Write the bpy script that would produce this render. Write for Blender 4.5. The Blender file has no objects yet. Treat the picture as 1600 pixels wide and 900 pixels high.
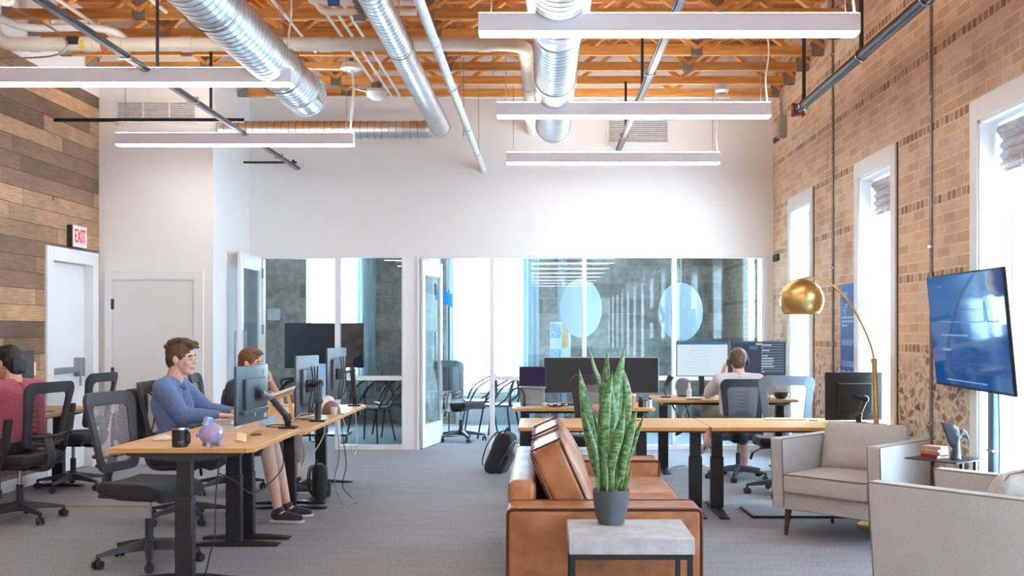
import bpy, bmesh, math, random
from mathutils import Vector as V, Matrix, Euler

random.seed(11)
SC = bpy.context.scene
COL = SC.collection
PI = math.pi
R = math.radians
F = 1590.0      # focal length in pixels of a 1600 px wide frame
EYE = 1.5       # camera height


# ---------------------------------------------------------------- mesh builder
def rot_to(d):
    """matrix whose z axis is d"""
    return V(d).normalized().to_track_quat('Z', 'Y').to_matrix()


class MB:
    """collects shapes and links them as ONE mesh object"""

    def __init__(s):
        s.v, s.f, s.mi, s.m = [], [], [], 0
        s.uv = {}

    def add(s, vs, fs):
        o = len(s.v)
        s.v += [tuple(p) for p in vs]
        for f in fs:
            s.f.append([i + o for i in f])
            s.mi.append(s.m)
        return s

    def bx(s, x0, x1, y0, y1, z0, z1):
        vs = [(x, y, z) for x in (x0, x1) for y in (y0, y1) for z in (z0, z1)]
        return s.add(vs, [(0, 1, 3, 2), (4, 6, 7, 5), (0, 4, 5, 1), (2, 3, 7, 6), (0, 2, 6, 4), (1, 5, 7, 3)])

    def box(s, c, size, rot=None):
        h = [q / 2 for q in size]
        vs = [V((x, y, z)) for x in (-h[0], h[0]) for y in (-h[1], h[1]) for z in (-h[2], h[2])]
        M = (Euler(rot).to_matrix() if isinstance(rot, (tuple, list)) else rot) if rot is not None else None
        vs = [(M @ p if M is not None else p) + V(c) for p in vs]
        return s.add(vs, [(0, 1, 3, 2), (4, 6, 7, 5), (0, 4, 5, 1), (2, 3, 7, 6), (0, 2, 6, 4), (1, 5, 7, 3)])

    def rbox(s, c, size, r, rot=None, seg=3, div=2, fn=None):
        """rounded box; fn(p, unit) may bend or puff it (unit = position in -1..1)"""
        h = [q / 2 for q in size]
        ax = []
        for k in range(3):
            rr = min(r, h[k] * .98)
            a = [-h[k] + rr * i / seg for i in range(seg)]
            n = max(1, div)
            a += [-h[k] + rr + (2 * h[k] - 2 * rr) * i / n for i in range(n + 1)]
            a += [h[k] - rr + rr * (i + 1) / seg for i in range(seg)]
            ax.append(a)
        M = (Euler(rot).to_matrix() if isinstance(rot, (tuple, list)) else rot) if rot is not None else None
        key, vs, fs = {}, [], []

        def vid(i, j, k):
            t = (i, j, k)
            if t not in key:
                p = V((ax[0][i], ax[1][j], ax[2][k]))
                q = V([max(-h[n] + min(r, h[n] * .98), min(h[n] - min(r, h[n] * .98), p[n])) for n in range(3)])
                d = p - q
                if d.length > 1e-9:
                    rad = V([min(r, h[n] * .98) for n in range(3)])
                    d = d.normalized()
                    p = q + V([d[n] * rad[n] for n in range(3)])
                if fn:
                    p = V(fn(p, V([p[n] / h[n] for n in range(3)])))
                if M is not None:
                    p = M @ p
                key[t] = len(vs)
                vs.append(p + V(c))
            return key[t]
        n = [len(a) - 1 for a in ax]
        for a in range(3):
            b, d = (a + 1) % 3, (a + 2) % 3
            for side in (0, n[a]):
                for i in range(n[b]):
                    for j in range(n[d]):
                        q = []
                        for (p1, p2) in ((i, j), (i + 1, j), (i + 1, j + 1), (i, j + 1)):
                            t = [0, 0, 0]
                            t[a], t[b], t[d] = side, p1, p2
                            q.append(vid(*t))
                        fs.append(q)
        return s.add(vs, fs)

    def cyl(s, p0, p1, r0, r1=None, n=12, caps=True):
        p0, p1 = V(p0), V(p1)
        r1 = r0 if r1 is None else r1
        M = rot_to(p1 - p0)
        vs = []
        for p, r in ((p0, r0), (p1, r1)):
            for i in range(n):
                a = 2 * PI * i / n
                vs.append(p + M @ V((r * math.cos(a), r * math.sin(a), 0)))
        fs = [(i, (i + 1) % n, n + (i + 1) % n, n + i) for i in range(n)]
        if caps:
            fs += [tuple(range(n))[::-1], tuple(range(n, 2 * n))]
        return s.add(vs, fs)

    def tube(s, pts, r, n=8, closed=False, flat=None):
        """round tube along a polyline (r may be a list); flat=(a,b) gives an elliptical section"""
        pts = [V(p) for p in pts]
        m = len(pts)
        rs = r if isinstance(r, (list, tuple)) else [r] * m
        T = []
        for i in range(m):
            a = pts[(i - 1) % m] if (closed or i > 0) else pts[i]
            b = pts[(i + 1) % m] if (closed or i < m - 1) else pts[i]
            T.append((b - a).normalized())
        up = V((0, 0, 1)) if abs(T[0].z) < .9 else V((1, 0, 0))
        nx = T[0].cross(up).normalized()
        vs, fs = [], []
        for i in range(m):
            nx = (nx - T[i] * nx.dot(T[i])).normalized()
            ny = T[i].cross(nx)
            for k in range(n):
                a = 2 * PI * k / n
                ca, sa = math.cos(a), math.sin(a)
                if flat:
                    ca, sa = ca * flat[0], sa * flat[1]
                vs.append(pts[i] + nx * (rs[i] * ca) + ny * (rs[i] * sa))
        for i in range(m if closed else m - 1):
            j = (i + 1) % m
            for k in range(n):
                l = (k + 1) % n
                fs.append((i * n + k, i * n + l, j * n + l, j * n + k))
        if not closed:
            fs += [tuple(range(n))[::-1], tuple(range((m - 1) * n, m * n))]
        return s.add(vs, fs)

    def bar(s, p0, p1, w, h, up=(0, 0, 1)):
        """rectangular bar from p0 to p1, w across, h along 'up'"""
        p0, p1 = V(p0), V(p1)
        d = (p1 - p0).normalized()
        u = V(up)
        x = d.cross(u).normalized()
        u = x.cross(d).normalized()
        vs = []
        for p in (p0, p1):
            for a, b in ((-1, -1), (1, -1), (1, 1), (-1, 1)):
                vs.append(p + x * (a * w / 2) + u * (b * h / 2))
        return s.add(vs, [(0, 1, 5, 4), (1, 2, 6, 5), (2, 3, 7, 6), (3, 0, 4, 7), (3, 2, 1, 0), (4, 5, 6, 7)])

    def lathe(s, prof, n=24, c=(0, 0, 0), M=None, caps=True):
        vs, fs = [], []
        for (r, z) in prof:
            for i in range(n):
                a = 2 * PI * i / n
                p = V((r * math.cos(a), r * math.sin(a), z))
                vs.append((M @ p if M is not None else p) + V(c))
        for j in range(len(prof) - 1):
            for i in range(n):
                k = (i + 1) % n
                fs.append((j * n + i, j * n + k, (j + 1) * n + k, (j + 1) * n + i))
        if caps:
            fs += [tuple(range(n))[::-1], tuple(range((len(prof) - 1) * n, len(prof) * n))]
        return s.add(vs, fs)

    def ell(s, c, r, rot=None, nu=16, nv=10):
        vs, fs = [], []
        M = (Euler(rot).to_matrix() if isinstance(rot, (tuple, list)) else rot) if rot is not None else Matrix.Identity(3)
        vs.append(V(c) + M @ V((0, 0, -r[2])))
        for j in range(1, nv):
            t = -PI / 2 + PI * j / nv
            for i in range(nu):
                a = 2 * PI * i / nu
                vs.append(V(c) + M @ V((r[0] * math.cos(t) * math.cos(a), r[1] * math.cos(t) * math.sin(a), r[2] * math.sin(t))))
        vs.append(V(c) + M @ V((0, 0, r[2])))
        for i in range(nu):
            fs.append((0, 1 + (i + 1) % nu, 1 + i))
        for j in range(nv - 2):
            for i in range(nu):
                k = (i + 1) % nu
                a = 1 + j * nu
                fs.append((a + i, a + k, a + nu + k, a + nu + i))
        a = 1 + (nv - 2) * nu
        for i in range(nu):
            fs.append((a + i, a + (i + 1) % nu, len(vs) - 1))
        return s.add(vs, fs)

    def cap(s, p0, p1, r0, r1=None, n=12):
        """tapered capsule"""
        r1 = r0 if r1 is None else r1
        p0, p1 = V(p0), V(p1)
        M = rot_to(p1 - p0)
        L = (p1 - p0).length
        prof = [(r0 * .02, -r0)]
        for i in range(1, 5):
            t = -PI / 2 + PI / 2 * i / 4
            prof.append((r0 * math.cos(t), r0 * math.sin(t)))
        for i in range(0, 4):
            t = PI / 2 * i / 4
            prof.append((r1 * math.cos(t), L + r1 * math.sin(t)))
        prof.append((r1 * .02, L + r1))
        return s.lathe(prof, n, p0, M)

    def prism(s, poly, t0, t1, fn):
        """extrude a 2-D polygon; fn(u, v, t) -> point"""
        n = len(poly)
        vs = [fn(u, w, t0) for u, w in poly] + [fn(u, w, t1) for u, w in poly]
        fs = [(i, (i + 1) % n, n + (i + 1) % n, n + i) for i in range(n)]
        fs += [tuple(range(n))[::-1], tuple(range(n, 2 * n))]
        return s.add(vs, fs)

    def ring(s, outer, inner, t0, t1, fn):
        """frame between two polygons of the same count"""
        n = len(outer)
        vs = [fn(*p, t0) for p in outer] + [fn(*p, t0) for p in inner] + [fn(*p, t1) for p in outer] + [fn(*p, t1) for p in inner]
        fs = []
        for i in range(n):
            j = (i + 1) % n
            fs += [(i, j, n + j, n + i), (2 * n + i, 3 * n + i, 3 * n + j, 2 * n + j),
                   (i, 2 * n + i, 2 * n + j, j), (n + i, n + j, 3 * n + j, 3 * n + i)]
        return s.add(vs, fs)

    def grid(s, nu, nv, fn, thick=None):
        vs = [fn(i / nu, j / nv) for j in range(nv + 1) for i in range(nu + 1)]
        fs = [(j * (nu + 1) + i, j * (nu + 1) + i + 1, (j + 1) * (nu + 1) + i + 1, (j + 1) * (nu + 1) + i)
              for j in range(nv) for i in range(nu)]
        return s.add(vs, fs)

    def loft(s, rings, caps=True):
        n = len(rings[0])
        vs = [p for r in rings for p in r]
        fs = []
        for j in range(len(rings) - 1):
            for i in range(n):
                k = (i + 1) % n
                fs.append((j * n + i, j * n + k, (j + 1) * n + k, (j + 1) * n + i))
        if caps:
            fs += [tuple(range(n))[::-1], tuple(range((len(rings) - 1) * n, len(rings) * n))]
        return s.add(vs, fs)

    def mesh(s, name, mats, smooth=True, angle=38):
        me = bpy.data.meshes.new(name)
        me.from_pydata([tuple(p) for p in s.v], [], s.f)
        mats = mats if isinstance(mats, (list, tuple)) else [mats]
        for m in mats:
            me.materials.append(m)
        if len(mats) > 1:
            me.polygons.foreach_set('material_index', s.mi)
        b = bmesh.new()
        b.from_mesh(me)
        bmesh.ops.recalc_face_normals(b, faces=b.faces)
        b.to_mesh(me)
        b.free()
        if smooth:
            me.shade_smooth()
            me.set_sharp_from_angle(angle=R(angle))
        me.update()
        return me

    def build(s, name, mats, parent=None, smooth=True, bevel=0, seg=2, angle=38, loc=None):
        o = bpy.data.objects.new(name, s.mesh(name, mats, smooth, angle))
        COL.objects.link(o)
        if parent is not None:
            o.parent = parent
        if loc:
            o.location = loc
        if bevel:
            m = o.modifiers.new('bevel', 'BEVEL')
            m.width, m.segments, m.limit_method, m.angle_limit = bevel, seg, 'ANGLE', R(40)
        return o


def rp(pts, r, seg=5):
    """polygon with rounded corners; r one number or one per corner"""
    out = []
    n = len(pts)
    for i in range(n):
        a, b, c = V((*pts[i - 1], 0)), V((*pts[i], 0)), V((*pts[(i + 1) % n], 0))
        rr = r[i] if isinstance(r, (list, tuple)) else r
        d1, d2 = (a - b).normalized(), (c - b).normalized()
        p, q = b + d1 * rr, b + d2 * rr
        for k in range(seg + 1):
            t = k / seg
            w = p * (1 - t) ** 2 + b * 2 * t * (1 - t) + q * t * t
            out.append((w.x, w.y))
    return out


def spline(pts, n=8):
    """Catmull-Rom through the points"""
    pts = [V(p) for p in pts]
    out = []
    P = [pts[0] * 2 - pts[1]] + pts + [pts[-1] * 2 - pts[-2]]
    for i in range(1, len(P) - 2):
        a, b, c, d = P[i - 1], P[i], P[i + 1], P[i + 2]
        for k in range(n):
            t = k / n
            out.append(.5 * ((2 * b) + (c - a) * t + (2 * a - 5 * b + 4 * c - d) * t * t + (3 * b - a - 3 * c + d) * t ** 3))
    out.append(pts[-1])
    return out


# ---------------------------------------------------------------- objects
def tag(o, label=None, cat=None, group=None, kind=None):
    if label:
        o['label'] = label
    if cat:
        o['category'] = cat
    if group:
        o['group'] = group
    if kind:
        o['kind'] = kind
    return o


def thing(name, label, cat, loc=(0, 0, 0), rz=0, group=None):
    o = bpy.data.objects.new(name, None)
    COL.objects.link(o)
    o.location = loc
    o.rotation_euler = (0, 0, rz)
    o.empty_display_size = .1
    return tag(o, label, cat, group)


def setting(name):
    o = bpy.data.objects.new(name, None)
    COL.objects.link(o)
    return tag(o, kind='structure')


def struct(mb, name, mats, **k):
    return tag(mb.build(name, mats, **k), kind='structure')


KIDS = {}


def copy_tree(o, parent=None):
    c = o.copy()
    COL.objects.link(c)
    c.parent = parent
    for ch in list(o.children):
        copy_tree(ch, c)
    return c


def text_mesh(s, size, depth, name, m, parent, M, align='CENTER', sx=1):
    cu = bpy.data.curves.new('t', 'FONT')
    cu.body, cu.size, cu.extrude, cu.align_x, cu.align_y = s, size, depth, align, 'CENTER'
    t = bpy.data.objects.new('t', cu)
    COL.objects.link(t)
    dg = bpy.context.evaluated_depsgraph_get()
    me = bpy.data.meshes.new_from_object(t.evaluated_get(dg))
    bpy.data.objects.remove(t)
    me.transform(M @ Matrix.Diagonal((sx, 1, 1, 1)))
    me.materials.clear()
    me.materials.append(m)
    me.name = name
    o = bpy.data.objects.new(name, me)
    COL.objects.link(o)
    o.parent = parent
    return o


def blob(mb, voxel, smooth, name, m, parent, sm_fac=.5):
    """melts the overlapping shapes of mb into one continuous skin"""
    me = mb.mesh(name, m, False)
    t = bpy.data.objects.new('t', me)
    COL.objects.link(t)
    md = t.modifiers.new('r', 'REMESH')
    md.mode, md.voxel_size, md.use_smooth_shade = 'VOXEL', voxel, True
    if smooth:
        ms = t.modifiers.new('s', 'SMOOTH')
        ms.factor, ms.iterations = sm_fac, smooth
    dg = bpy.context.evaluated_depsgraph_get()
    out = bpy.data.meshes.new_from_object(t.evaluated_get(dg))
    bpy.data.objects.remove(t)
    bpy.data.meshes.remove(me)
    out.name = name
    out.materials.clear()
    out.materials.append(m)
    out.shade_smooth()
    o = bpy.data.objects.new(name, out)
    COL.objects.link(o)
    if parent is not None:
        o.parent = parent
    return o


# ---------------------------------------------------------------- materials
def new_mat(name):
    m = bpy.data.materials.new(name)
    m.use_nodes = True
    nt = m.node_tree
    return m, nt, nt.nodes['Principled BSDF'], nt.nodes['Material Output']


def nd(nt, t, **k):
    n = nt.nodes.new(t)
    for a, b in k.items():
        if a in n.inputs.keys() if hasattr(n.inputs, 'keys') else False:
            n.inputs[a].default_value = b
        else:
            setattr(n, a, b)
    return n


def c4(c):
    return (c[0], c[1], c[2], 1)


def coords(nt, scale=(1, 1, 1), rot=(0, 0, 0)):
    tc = nd(nt, 'ShaderNodeTexCoord')
    mp = nd(nt, 'ShaderNodeMapping')
    mp.inputs['Scale'].default_value = scale
    mp.inputs['Rotation'].default_value = rot
    nt.links.new(tc.outputs['Object'], mp.inputs['Vector'])
    return mp.outputs['Vector']


def ramp(nt, fac, stops):
    r = nd(nt, 'ShaderNodeValToRGB')
    e = r.color_ramp.elements
    while len(e) < len(stops):
        e.new(.5)
    for k, (p, c) in enumerate(stops):
        e[k].position = p
        e[k].color = c4(c)
    nt.links.new(fac, r.inputs['Fac'])
    return r.outputs['Color']


def mixc(nt, fac, a, b, mode='MIX'):
    n = nd(nt, 'ShaderNodeMix', data_type='RGBA', blend_type=mode)
    for s, val in ((0, fac), (6, a), (7, b)):
        if isinstance(val, (int, float)):
            n.inputs[s].default_value = val
        elif isinstance(val, (tuple, list)):
            n.inputs[s].default_value = c4(val)
        else:
            nt.links.new(val, n.inputs[s])
    return n.outputs[2]


def mth(nt, op, a, b=0.0, c=None):
    n = nd(nt, 'ShaderNodeMath', operation=op)
    for i, val in enumerate((a, b) if c is None else (a, b, c)):
        if isinstance(val, (int, float)):
            n.inputs[i].default_value = val
        else:
            nt.links.new(val, n.inputs[i])
    return n.outputs[0]


def noise(nt, vec, scale, detail=3, rough=.55):
    n = nd(nt, 'ShaderNodeTexNoise')
    n.inputs['Scale'].default_value = scale
    n.inputs['Detail'].default_value = detail
    n.inputs['Roughness'].default_value = rough
    if vec is not None:
        nt.links.new(vec, n.inputs['Vector'])
    return n.outputs['Fac']


def bump(nt, bsdf, h, strength=.3, dist=.01):
    b = nd(nt, 'ShaderNodeBump')
    b.inputs['Strength'].default_value = strength
    b.inputs['Distance'].default_value = dist
    nt.links.new(h, b.inputs['Height'])
    nt.links.new(b.outputs[0], bsdf.inputs['Normal'])


def pm(name, c, rough=.5, metal=0, c2=None, scale=20, bmp=0, stretch=(1, 1, 1), emit=None, es=1, spec=None, coat=0, detail=3, lo=.35, hi=.65, sheen=0):
    """procedural Principled material: colour with a noise variation and optional bump"""
    m, nt, b, out = new_mat(name)
    b.inputs['Roughness'].default_value = rough
    b.inputs['Metallic'].default_value = metal
    if spec is not None:
        b.inputs['Specular IOR Level'].default_value = spec
    if coat:
        b.inputs['Coat Weight'].default_value = coat
        b.inputs['Coat Roughness'].default_value = .05
    if sheen:
        b.inputs['Sheen Weight'].default_value = sheen
    c2 = c2 or tuple(x * .86 for x in c)
    f = noise(nt, coords(nt, stretch), scale, detail)
    nt.links.new(ramp(nt, f, [(lo, c2), (hi, c)]), b.inputs['Base Color'])
    if bmp:
        bump(nt, b, f, bmp)
    if emit:
        b.inputs['Emission Color'].default_value = c4(emit)
        b.inputs['Emission Strength'].default_value = es
    return m


def emis(name, c, s):
    m, nt, b, out = new_mat(name)
    nt.nodes.remove(b)
    e = nd(nt, 'ShaderNodeEmission')
    e.inputs['Color'].default_value = c4(c)
    e.inputs['Strength'].default_value = s
    nt.links.new(e.outputs[0], out.inputs['Surface'])
    return m


def glassy(name, tint, base=.05, rough=0.0):
    """thin pane: clear, with a mirror reflection that grows at a slant"""
    m, nt, b, out = new_mat(name)
    nt.nodes.remove(b)
    lw = nd(nt, 'ShaderNodeLayerWeight')
    p = mth(nt, 'POWER', lw.outputs['Facing'], 5.0)
    f = mth(nt, 'MULTIPLY_ADD', p, 1 - base, base)
    t = nd(nt, 'ShaderNodeBsdfTransparent')
    t.inputs[0].default_value = c4(tint)
    g = nd(nt, 'ShaderNodeBsdfGlossy')
    g.inputs['Roughness'].default_value = rough
    mx = nd(nt, 'ShaderNodeMixShader')
    nt.links.new(f, mx.inputs[0])
    nt.links.new(t.outputs[0], mx.inputs[1])
    nt.links.new(g.outputs[0], mx.inputs[2])
    nt.links.new(mx.outputs[0], out.inputs['Surface'])
    return m


def veil(name, c, alpha):
    """thin translucent film or sheer cloth"""
    m, nt, b, out = new_mat(name)
    nt.nodes.remove(b)
    t = nd(nt, 'ShaderNodeBsdfTransparent')
    d = nd(nt, 'ShaderNodeBsdfDiffuse')
    d.inputs[0].default_value = c4(c)
    l = nd(nt, 'ShaderNodeBsdfTranslucent')
    l.inputs[0].default_value = c4(c)
    a = nd(nt, 'ShaderNodeMixShader')
    a.inputs[0].default_value = .5
    nt.links.new(d.outputs[0], a.inputs[1])
    nt.links.new(l.outputs[0], a.inputs[2])
    mx = nd(nt, 'ShaderNodeMixShader')
    nt.links.new(mth(nt, 'MULTIPLY_ADD', noise(nt, coords(nt, (6, 6, .5)), 4, 2), .2, alpha - .1), mx.inputs[0])
    nt.links.new(t.outputs[0], mx.inputs[1])
    nt.links.new(a.outputs[0], mx.inputs[2])
    nt.links.new(mx.outputs[0], out.inputs['Surface'])
    return m


def netting(name, c, open_=.5, scale=260):
    """woven mesh fabric that lets part of the view through"""
    m, nt, b, out = new_mat(name)
    b.inputs['Base Color'].default_value = c4(c)
    b.inputs['Roughness'].default_value = .7
    t = nd(nt, 'ShaderNodeBsdfTransparent')
    mx = nd(nt, 'ShaderNodeMixShader')
    w = nd(nt, 'ShaderNodeTexWave', wave_type='BANDS', bands_direction='Z')
    w.inputs['Scale'].default_value = scale / 6
    nt.links.new(coords(nt), w.inputs['Vector'])
    f = mth(nt, 'MULTIPLY_ADD', w.outputs['Fac'], .3, 1 - open_ - .15)
    nt.links.new(f, mx.inputs[0])
    nt.links.new(t.outputs[0], mx.inputs[1])
    nt.links.new(b.outputs[0], mx.inputs[2])
    nt.links.new(mx.outputs[0], out.inputs['Surface'])
    return m
# ================================================================ materials
def swizzle(nt, order):
    """object coordinates re-ordered so that a flat texture lies on the wanted plane"""
    tc = nd(nt, 'ShaderNodeTexCoord')
    sp = nd(nt, 'ShaderNodeSeparateXYZ')
    cb = nd(nt, 'ShaderNodeCombineXYZ')
    nt.links.new(tc.outputs['Object'], sp.inputs[0])
    for i, a in enumerate(order):
        nt.links.new(sp.outputs['XYZ'.index(a)], cb.inputs[i])
    return cb.outputs[0], sp


def brick_tex(nt, vec, w, h, mortar, offset=.5, c1=(0, 0, 0), c2=(1, 1, 1), cm=(.5, .5, .5), smooth=.1):
    b = nd(nt, 'ShaderNodeTexBrick')
    b.offset = offset
    b.inputs['Scale'].default_value = 1
    b.inputs['Brick Width'].default_value = w
    b.inputs['Row Height'].default_value = h
    b.inputs['Mortar Size'].default_value = mortar
    b.inputs['Mortar Smooth'].default_value = smooth
    b.inputs['Bias'].default_value = 0
    b.inputs['Color1'].default_value = c4(c1)
    b.inputs['Color2'].default_value = c4(c2)
    b.inputs['Mortar'].default_value = c4(cm)
    nt.links.new(vec, b.inputs['Vector'])
    return b.outputs['Color'], b.outputs['Fac']


def make_planks():
    m, nt, b, out = new_mat('reclaimed_planks')
    vec, sp = swizzle(nt, 'YZX')
    row = mth(nt, 'FLOOR', mth(nt, 'DIVIDE', sp.outputs[2], .158))
    wn = nd(nt, 'ShaderNodeTexWhiteNoise', noise_dimensions='1D')
    nt.links.new(row, wn.inputs['W'])
    sh = nd(nt, 'ShaderNodeCombineXYZ')
    nt.links.new(mth(nt, 'MULTIPLY', wn.outputs['Value'], 9.0), sh.inputs[0])
    va = nd(nt, 'ShaderNodeVectorMath', operation='ADD')
    nt.links.new(vec, va.inputs[0])
    nt.links.new(sh.outputs[0], va.inputs[1])
    vec = va.outputs[0]
    col, fac = brick_tex(nt, vec, 1.9, .158, .003, 0)
    col2, _ = brick_tex(nt, vec, 1.9, .158, 0, 0)
    base = ramp(nt, col2, [(0, (.15, .086, .055)), (.3, (.25, .148, .095)), (.55, (.37, .22, .14)), (.75, (.47, .285, .17)), (1, (.63, .385, .215))])
    mp = nd(nt, 'ShaderNodeMapping')
    mp.inputs['Scale'].default_value = (1.2, 16, 1)
    nt.links.new(vec, mp.inputs['Vector'])
    g = noise(nt, mp.outputs[0], 5, 6, .65)
    base = mixc(nt, .75, base, ramp(nt, g, [(.3, (.5, .47, .45)), (.62, (1.1, 1.08, 1.05))]), 'MULTIPLY')
    big = noise(nt, vec, 1.7, 3)
    base = mixc(nt, .6, base, ramp(nt, big, [(.35, (.62, .60, .60)), (.65, (1.2, 1.16, 1.12))]), 'MULTIPLY')
    # knots
    vo = nd(nt, 'ShaderNodeTexVoronoi')
    vo.inputs['Scale'].default_value = 2.3
    nt.links.new(vec, vo.inputs['Vector'])
    base = mixc(nt, ramp(nt, vo.outputs['Distance'], [(.02, (1, 1, 1)), (.06, (0, 0, 0))]), base, (.05, .025, .015))
    base = mixc(nt, fac, base, (.05, .03, .02))
    nt.links.new(base, b.inputs['Base Color'])
    b.inputs['Roughness'].default_value = .6
    bump(nt, b, mth(nt, 'SUBTRACT', g, fac), .25, .008)
    return m


def make_brick(order='YZX', dull=False):
    """tan brick in courses with header rows; rough rubble stone low down"""
    m, nt, b, out = new_mat('tan_brick' + ('_inner' if dull else ''))
    vec, sp = swizzle(nt, order)
    wob = noise(nt, vec, 3, 2)
    wv = nd(nt, 'ShaderNodeVectorMath', operation='MULTIPLY_ADD')
    cmb = nd(nt, 'ShaderNodeCombineXYZ')
    nt.links.new(wob, cmb.inputs[1])
    nt.links.new(cmb.outputs[0], wv.inputs[0])
    wv.inputs[1].default_value = (0, .02, 0)
    nt.links.new(vec, wv.inputs[2])
    v2 = wv.outputs[0]
    c1, f1 = brick_tex(nt, v2, .235, .078, .006, .5)
    tone = ramp(nt, c1, [(0, (.67, .44, .29)), (.35, (.765, .53, .365)), (.7, (.805, .59, .42)), (1, (.84, .66, .49))])
    # header courses: every seventh row, short darker bricks
    c2, f2 = brick_tex(nt, v2, .085, .078, .010, .5)
    head = ramp(nt, c2, [(0, (.33, .18, .10)), (.5, (.50, .30, .18)), (1, (.72, .50, .33))])
    z = sp.outputs[2]
    row = mth(nt, 'FLOOR', mth(nt, 'DIVIDE', mth(nt, 'MULTIPLY_ADD', wob, .02, z), .078))
    isrow = mth(nt, 'COMPARE', mth(nt, 'MODULO', row, 7.0), 3.0, .1)
    col = mixc(nt, isrow, tone, head)
    fac = mth(nt, 'ADD', mth(nt, 'MULTIPLY', f2, isrow), mth(nt, 'MULTIPLY', f1, mth(nt, 'SUBTRACT', 1.0, isrow)))
    col = mixc(nt, mth(nt, 'MULTIPLY', fac, .85), col, (.88, .74, .60))
    # patchy age
    p = noise(nt, vec, 1.3, 5, .6)
    col = mixc(nt, .8, col, ramp(nt, p, [(.3, (.74, .66, .60)), (.48, (1, 1, 1)), (.7, (1.1, 1.07, 1.03))]), 'MULTIPLY')
    g = noise(nt, vec, 30, 4)
    col = mixc(nt, .45, col, ramp(nt, g, [(.3, (.78, .75, .72)), (.7, (1.1, 1.1, 1.1))]), 'MULTIPLY')
    # rubble stone in lime mortar below
    mp = nd(nt, 'ShaderNodeMapping')
    mp.inputs['Scale'].default_value = (9, 14.5, 9)
    nt.links.new(vec, mp.inputs['Vector'])
    vo = nd(nt, 'ShaderNodeTexVoronoi', feature='DISTANCE_TO_EDGE')
    vo.inputs['Scale'].default_value = 1
    nt.links.new(mp.outputs[0], vo.inputs['Vector'])
    vc = nd(nt, 'ShaderNodeTexVoronoi')
    vc.inputs['Scale'].default_value = 1
    nt.links.new(mp.outputs[0], vc.inputs['Vector'])
    sepc = nd(nt, 'ShaderNodeSeparateColor')
    nt.links.new(vc.outputs['Color'], sepc.inputs[0])
    stone = ramp(nt, sepc.outputs[0], [(0, (.17, .125, .10)), (.25, (.36, .265, .20)), (.55, (.55, .42, .315)), (1, (.74, .60, .47))])
    edge = mth(nt, 'ADD', vo.outputs['Distance'], mth(nt, 'MULTIPLY_ADD', g, .5, -.25))
    stone = mixc(nt, ramp(nt, edge, [(.04, (1, 1, 1)), (.22, (0, 0, 0))]), stone, (.82, .69, .57))
    stone = mixc(nt, .6, stone, ramp(nt, noise(nt, vec, 14, 5), [(.35, (.6, .55, .5)), (.6, (1.1, 1.08, 1.05))]), 'MULTIPLY')
    low = mth(nt, 'ADD', z, mth(nt, 'MULTIPLY_ADD', noise(nt, vec, 2.2, 4), .9, -.45))
    k = ramp(nt, mth(nt, 'MULTIPLY', low, .5), [(.55, (1, 1, 1)), (.63, (0, 0, 0))])
    col = mixc(nt, k, col, stone)
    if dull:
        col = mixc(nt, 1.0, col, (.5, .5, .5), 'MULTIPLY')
    nt.links.new(col, b.inputs['Base Color'])
    b.inputs['Roughness'].default_value = .85
    bump(nt, b, mth(nt, 'SUBTRACT', g, fac), .4, .01)
    return m


def make_block(order):
    """dark weathered stone block of the rooms behind the glass"""
    m, nt, b, out = new_mat('stone_block_' + order.lower())
    vec, sp = swizzle(nt, order)
    c1, f1 = brick_tex(nt, vec, .52, .25, .012, .5)
    col = ramp(nt, c1, [(0, (.21, .19, .165)), (.5, (.33, .30, .265)), (1, (.45, .415, .37))])
    g = noise(nt, vec, 9, 6, .7)
    col = mixc(nt, .9, col, ramp(nt, g, [(.3, (.55, .55, .55)), (.65, (1.25, 1.25, 1.25))]), 'MULTIPLY')
    col = mixc(nt, f1, col, (.34, .32, .3))
    nt.links.new(col, b.inputs['Base Color'])
    b.inputs['Roughness'].default_value = .9
    bump(nt, b, g, .4, .01)
    return m


def make_carpet():
    m, nt, b, out = new_mat('grey_carpet')
    v = coords(nt)
    a = noise(nt, v, 95, 2, .7)
    c = noise(nt, coords(nt, (.6, 5, 1)), 3.2, 4)
    col = ramp(nt, a, [(.3, (.17, .178, .20)), (.52, (.33, .342, .375)), (.72, (.54, .555, .595))])
    col = mixc(nt, .35, col, ramp(nt, c, [(.35, (.8, .79, .8)), (.62, (1.12, 1.12, 1.12))]), 'MULTIPLY')
    nt.links.new(col, b.inputs['Base Color'])
    b.inputs['Roughness'].default_value = .95
    b.inputs['Specular IOR Level'].default_value = .2
    bump(nt, b, a, .5, .006)
    return m


def make_timber(name, ca, cb, stretch=(1, 14, 14), rough=.55, order=None, bm=.1):
    m, nt, b, out = new_mat(name)
    v = coords(nt, stretch)
    g = noise(nt, v, 3, 6, .6)
    col = ramp(nt, g, [(.3, ca), (.65, cb)])
    inf = nd(nt, 'ShaderNodeObjectInfo')
    hs = nd(nt, 'ShaderNodeHueSaturation')
    nt.links.new(mth(nt, 'MULTIPLY_ADD', inf.outputs['Random'], .3, .85), hs.inputs['Value'])
    nt.links.new(col, hs.inputs['Color'])
    nt.links.new(hs.outputs[0], b.inputs['Base Color'])
    b.inputs['Roughness'].default_value = rough
    bump(nt, b, g, bm, .004)
    return m


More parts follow.
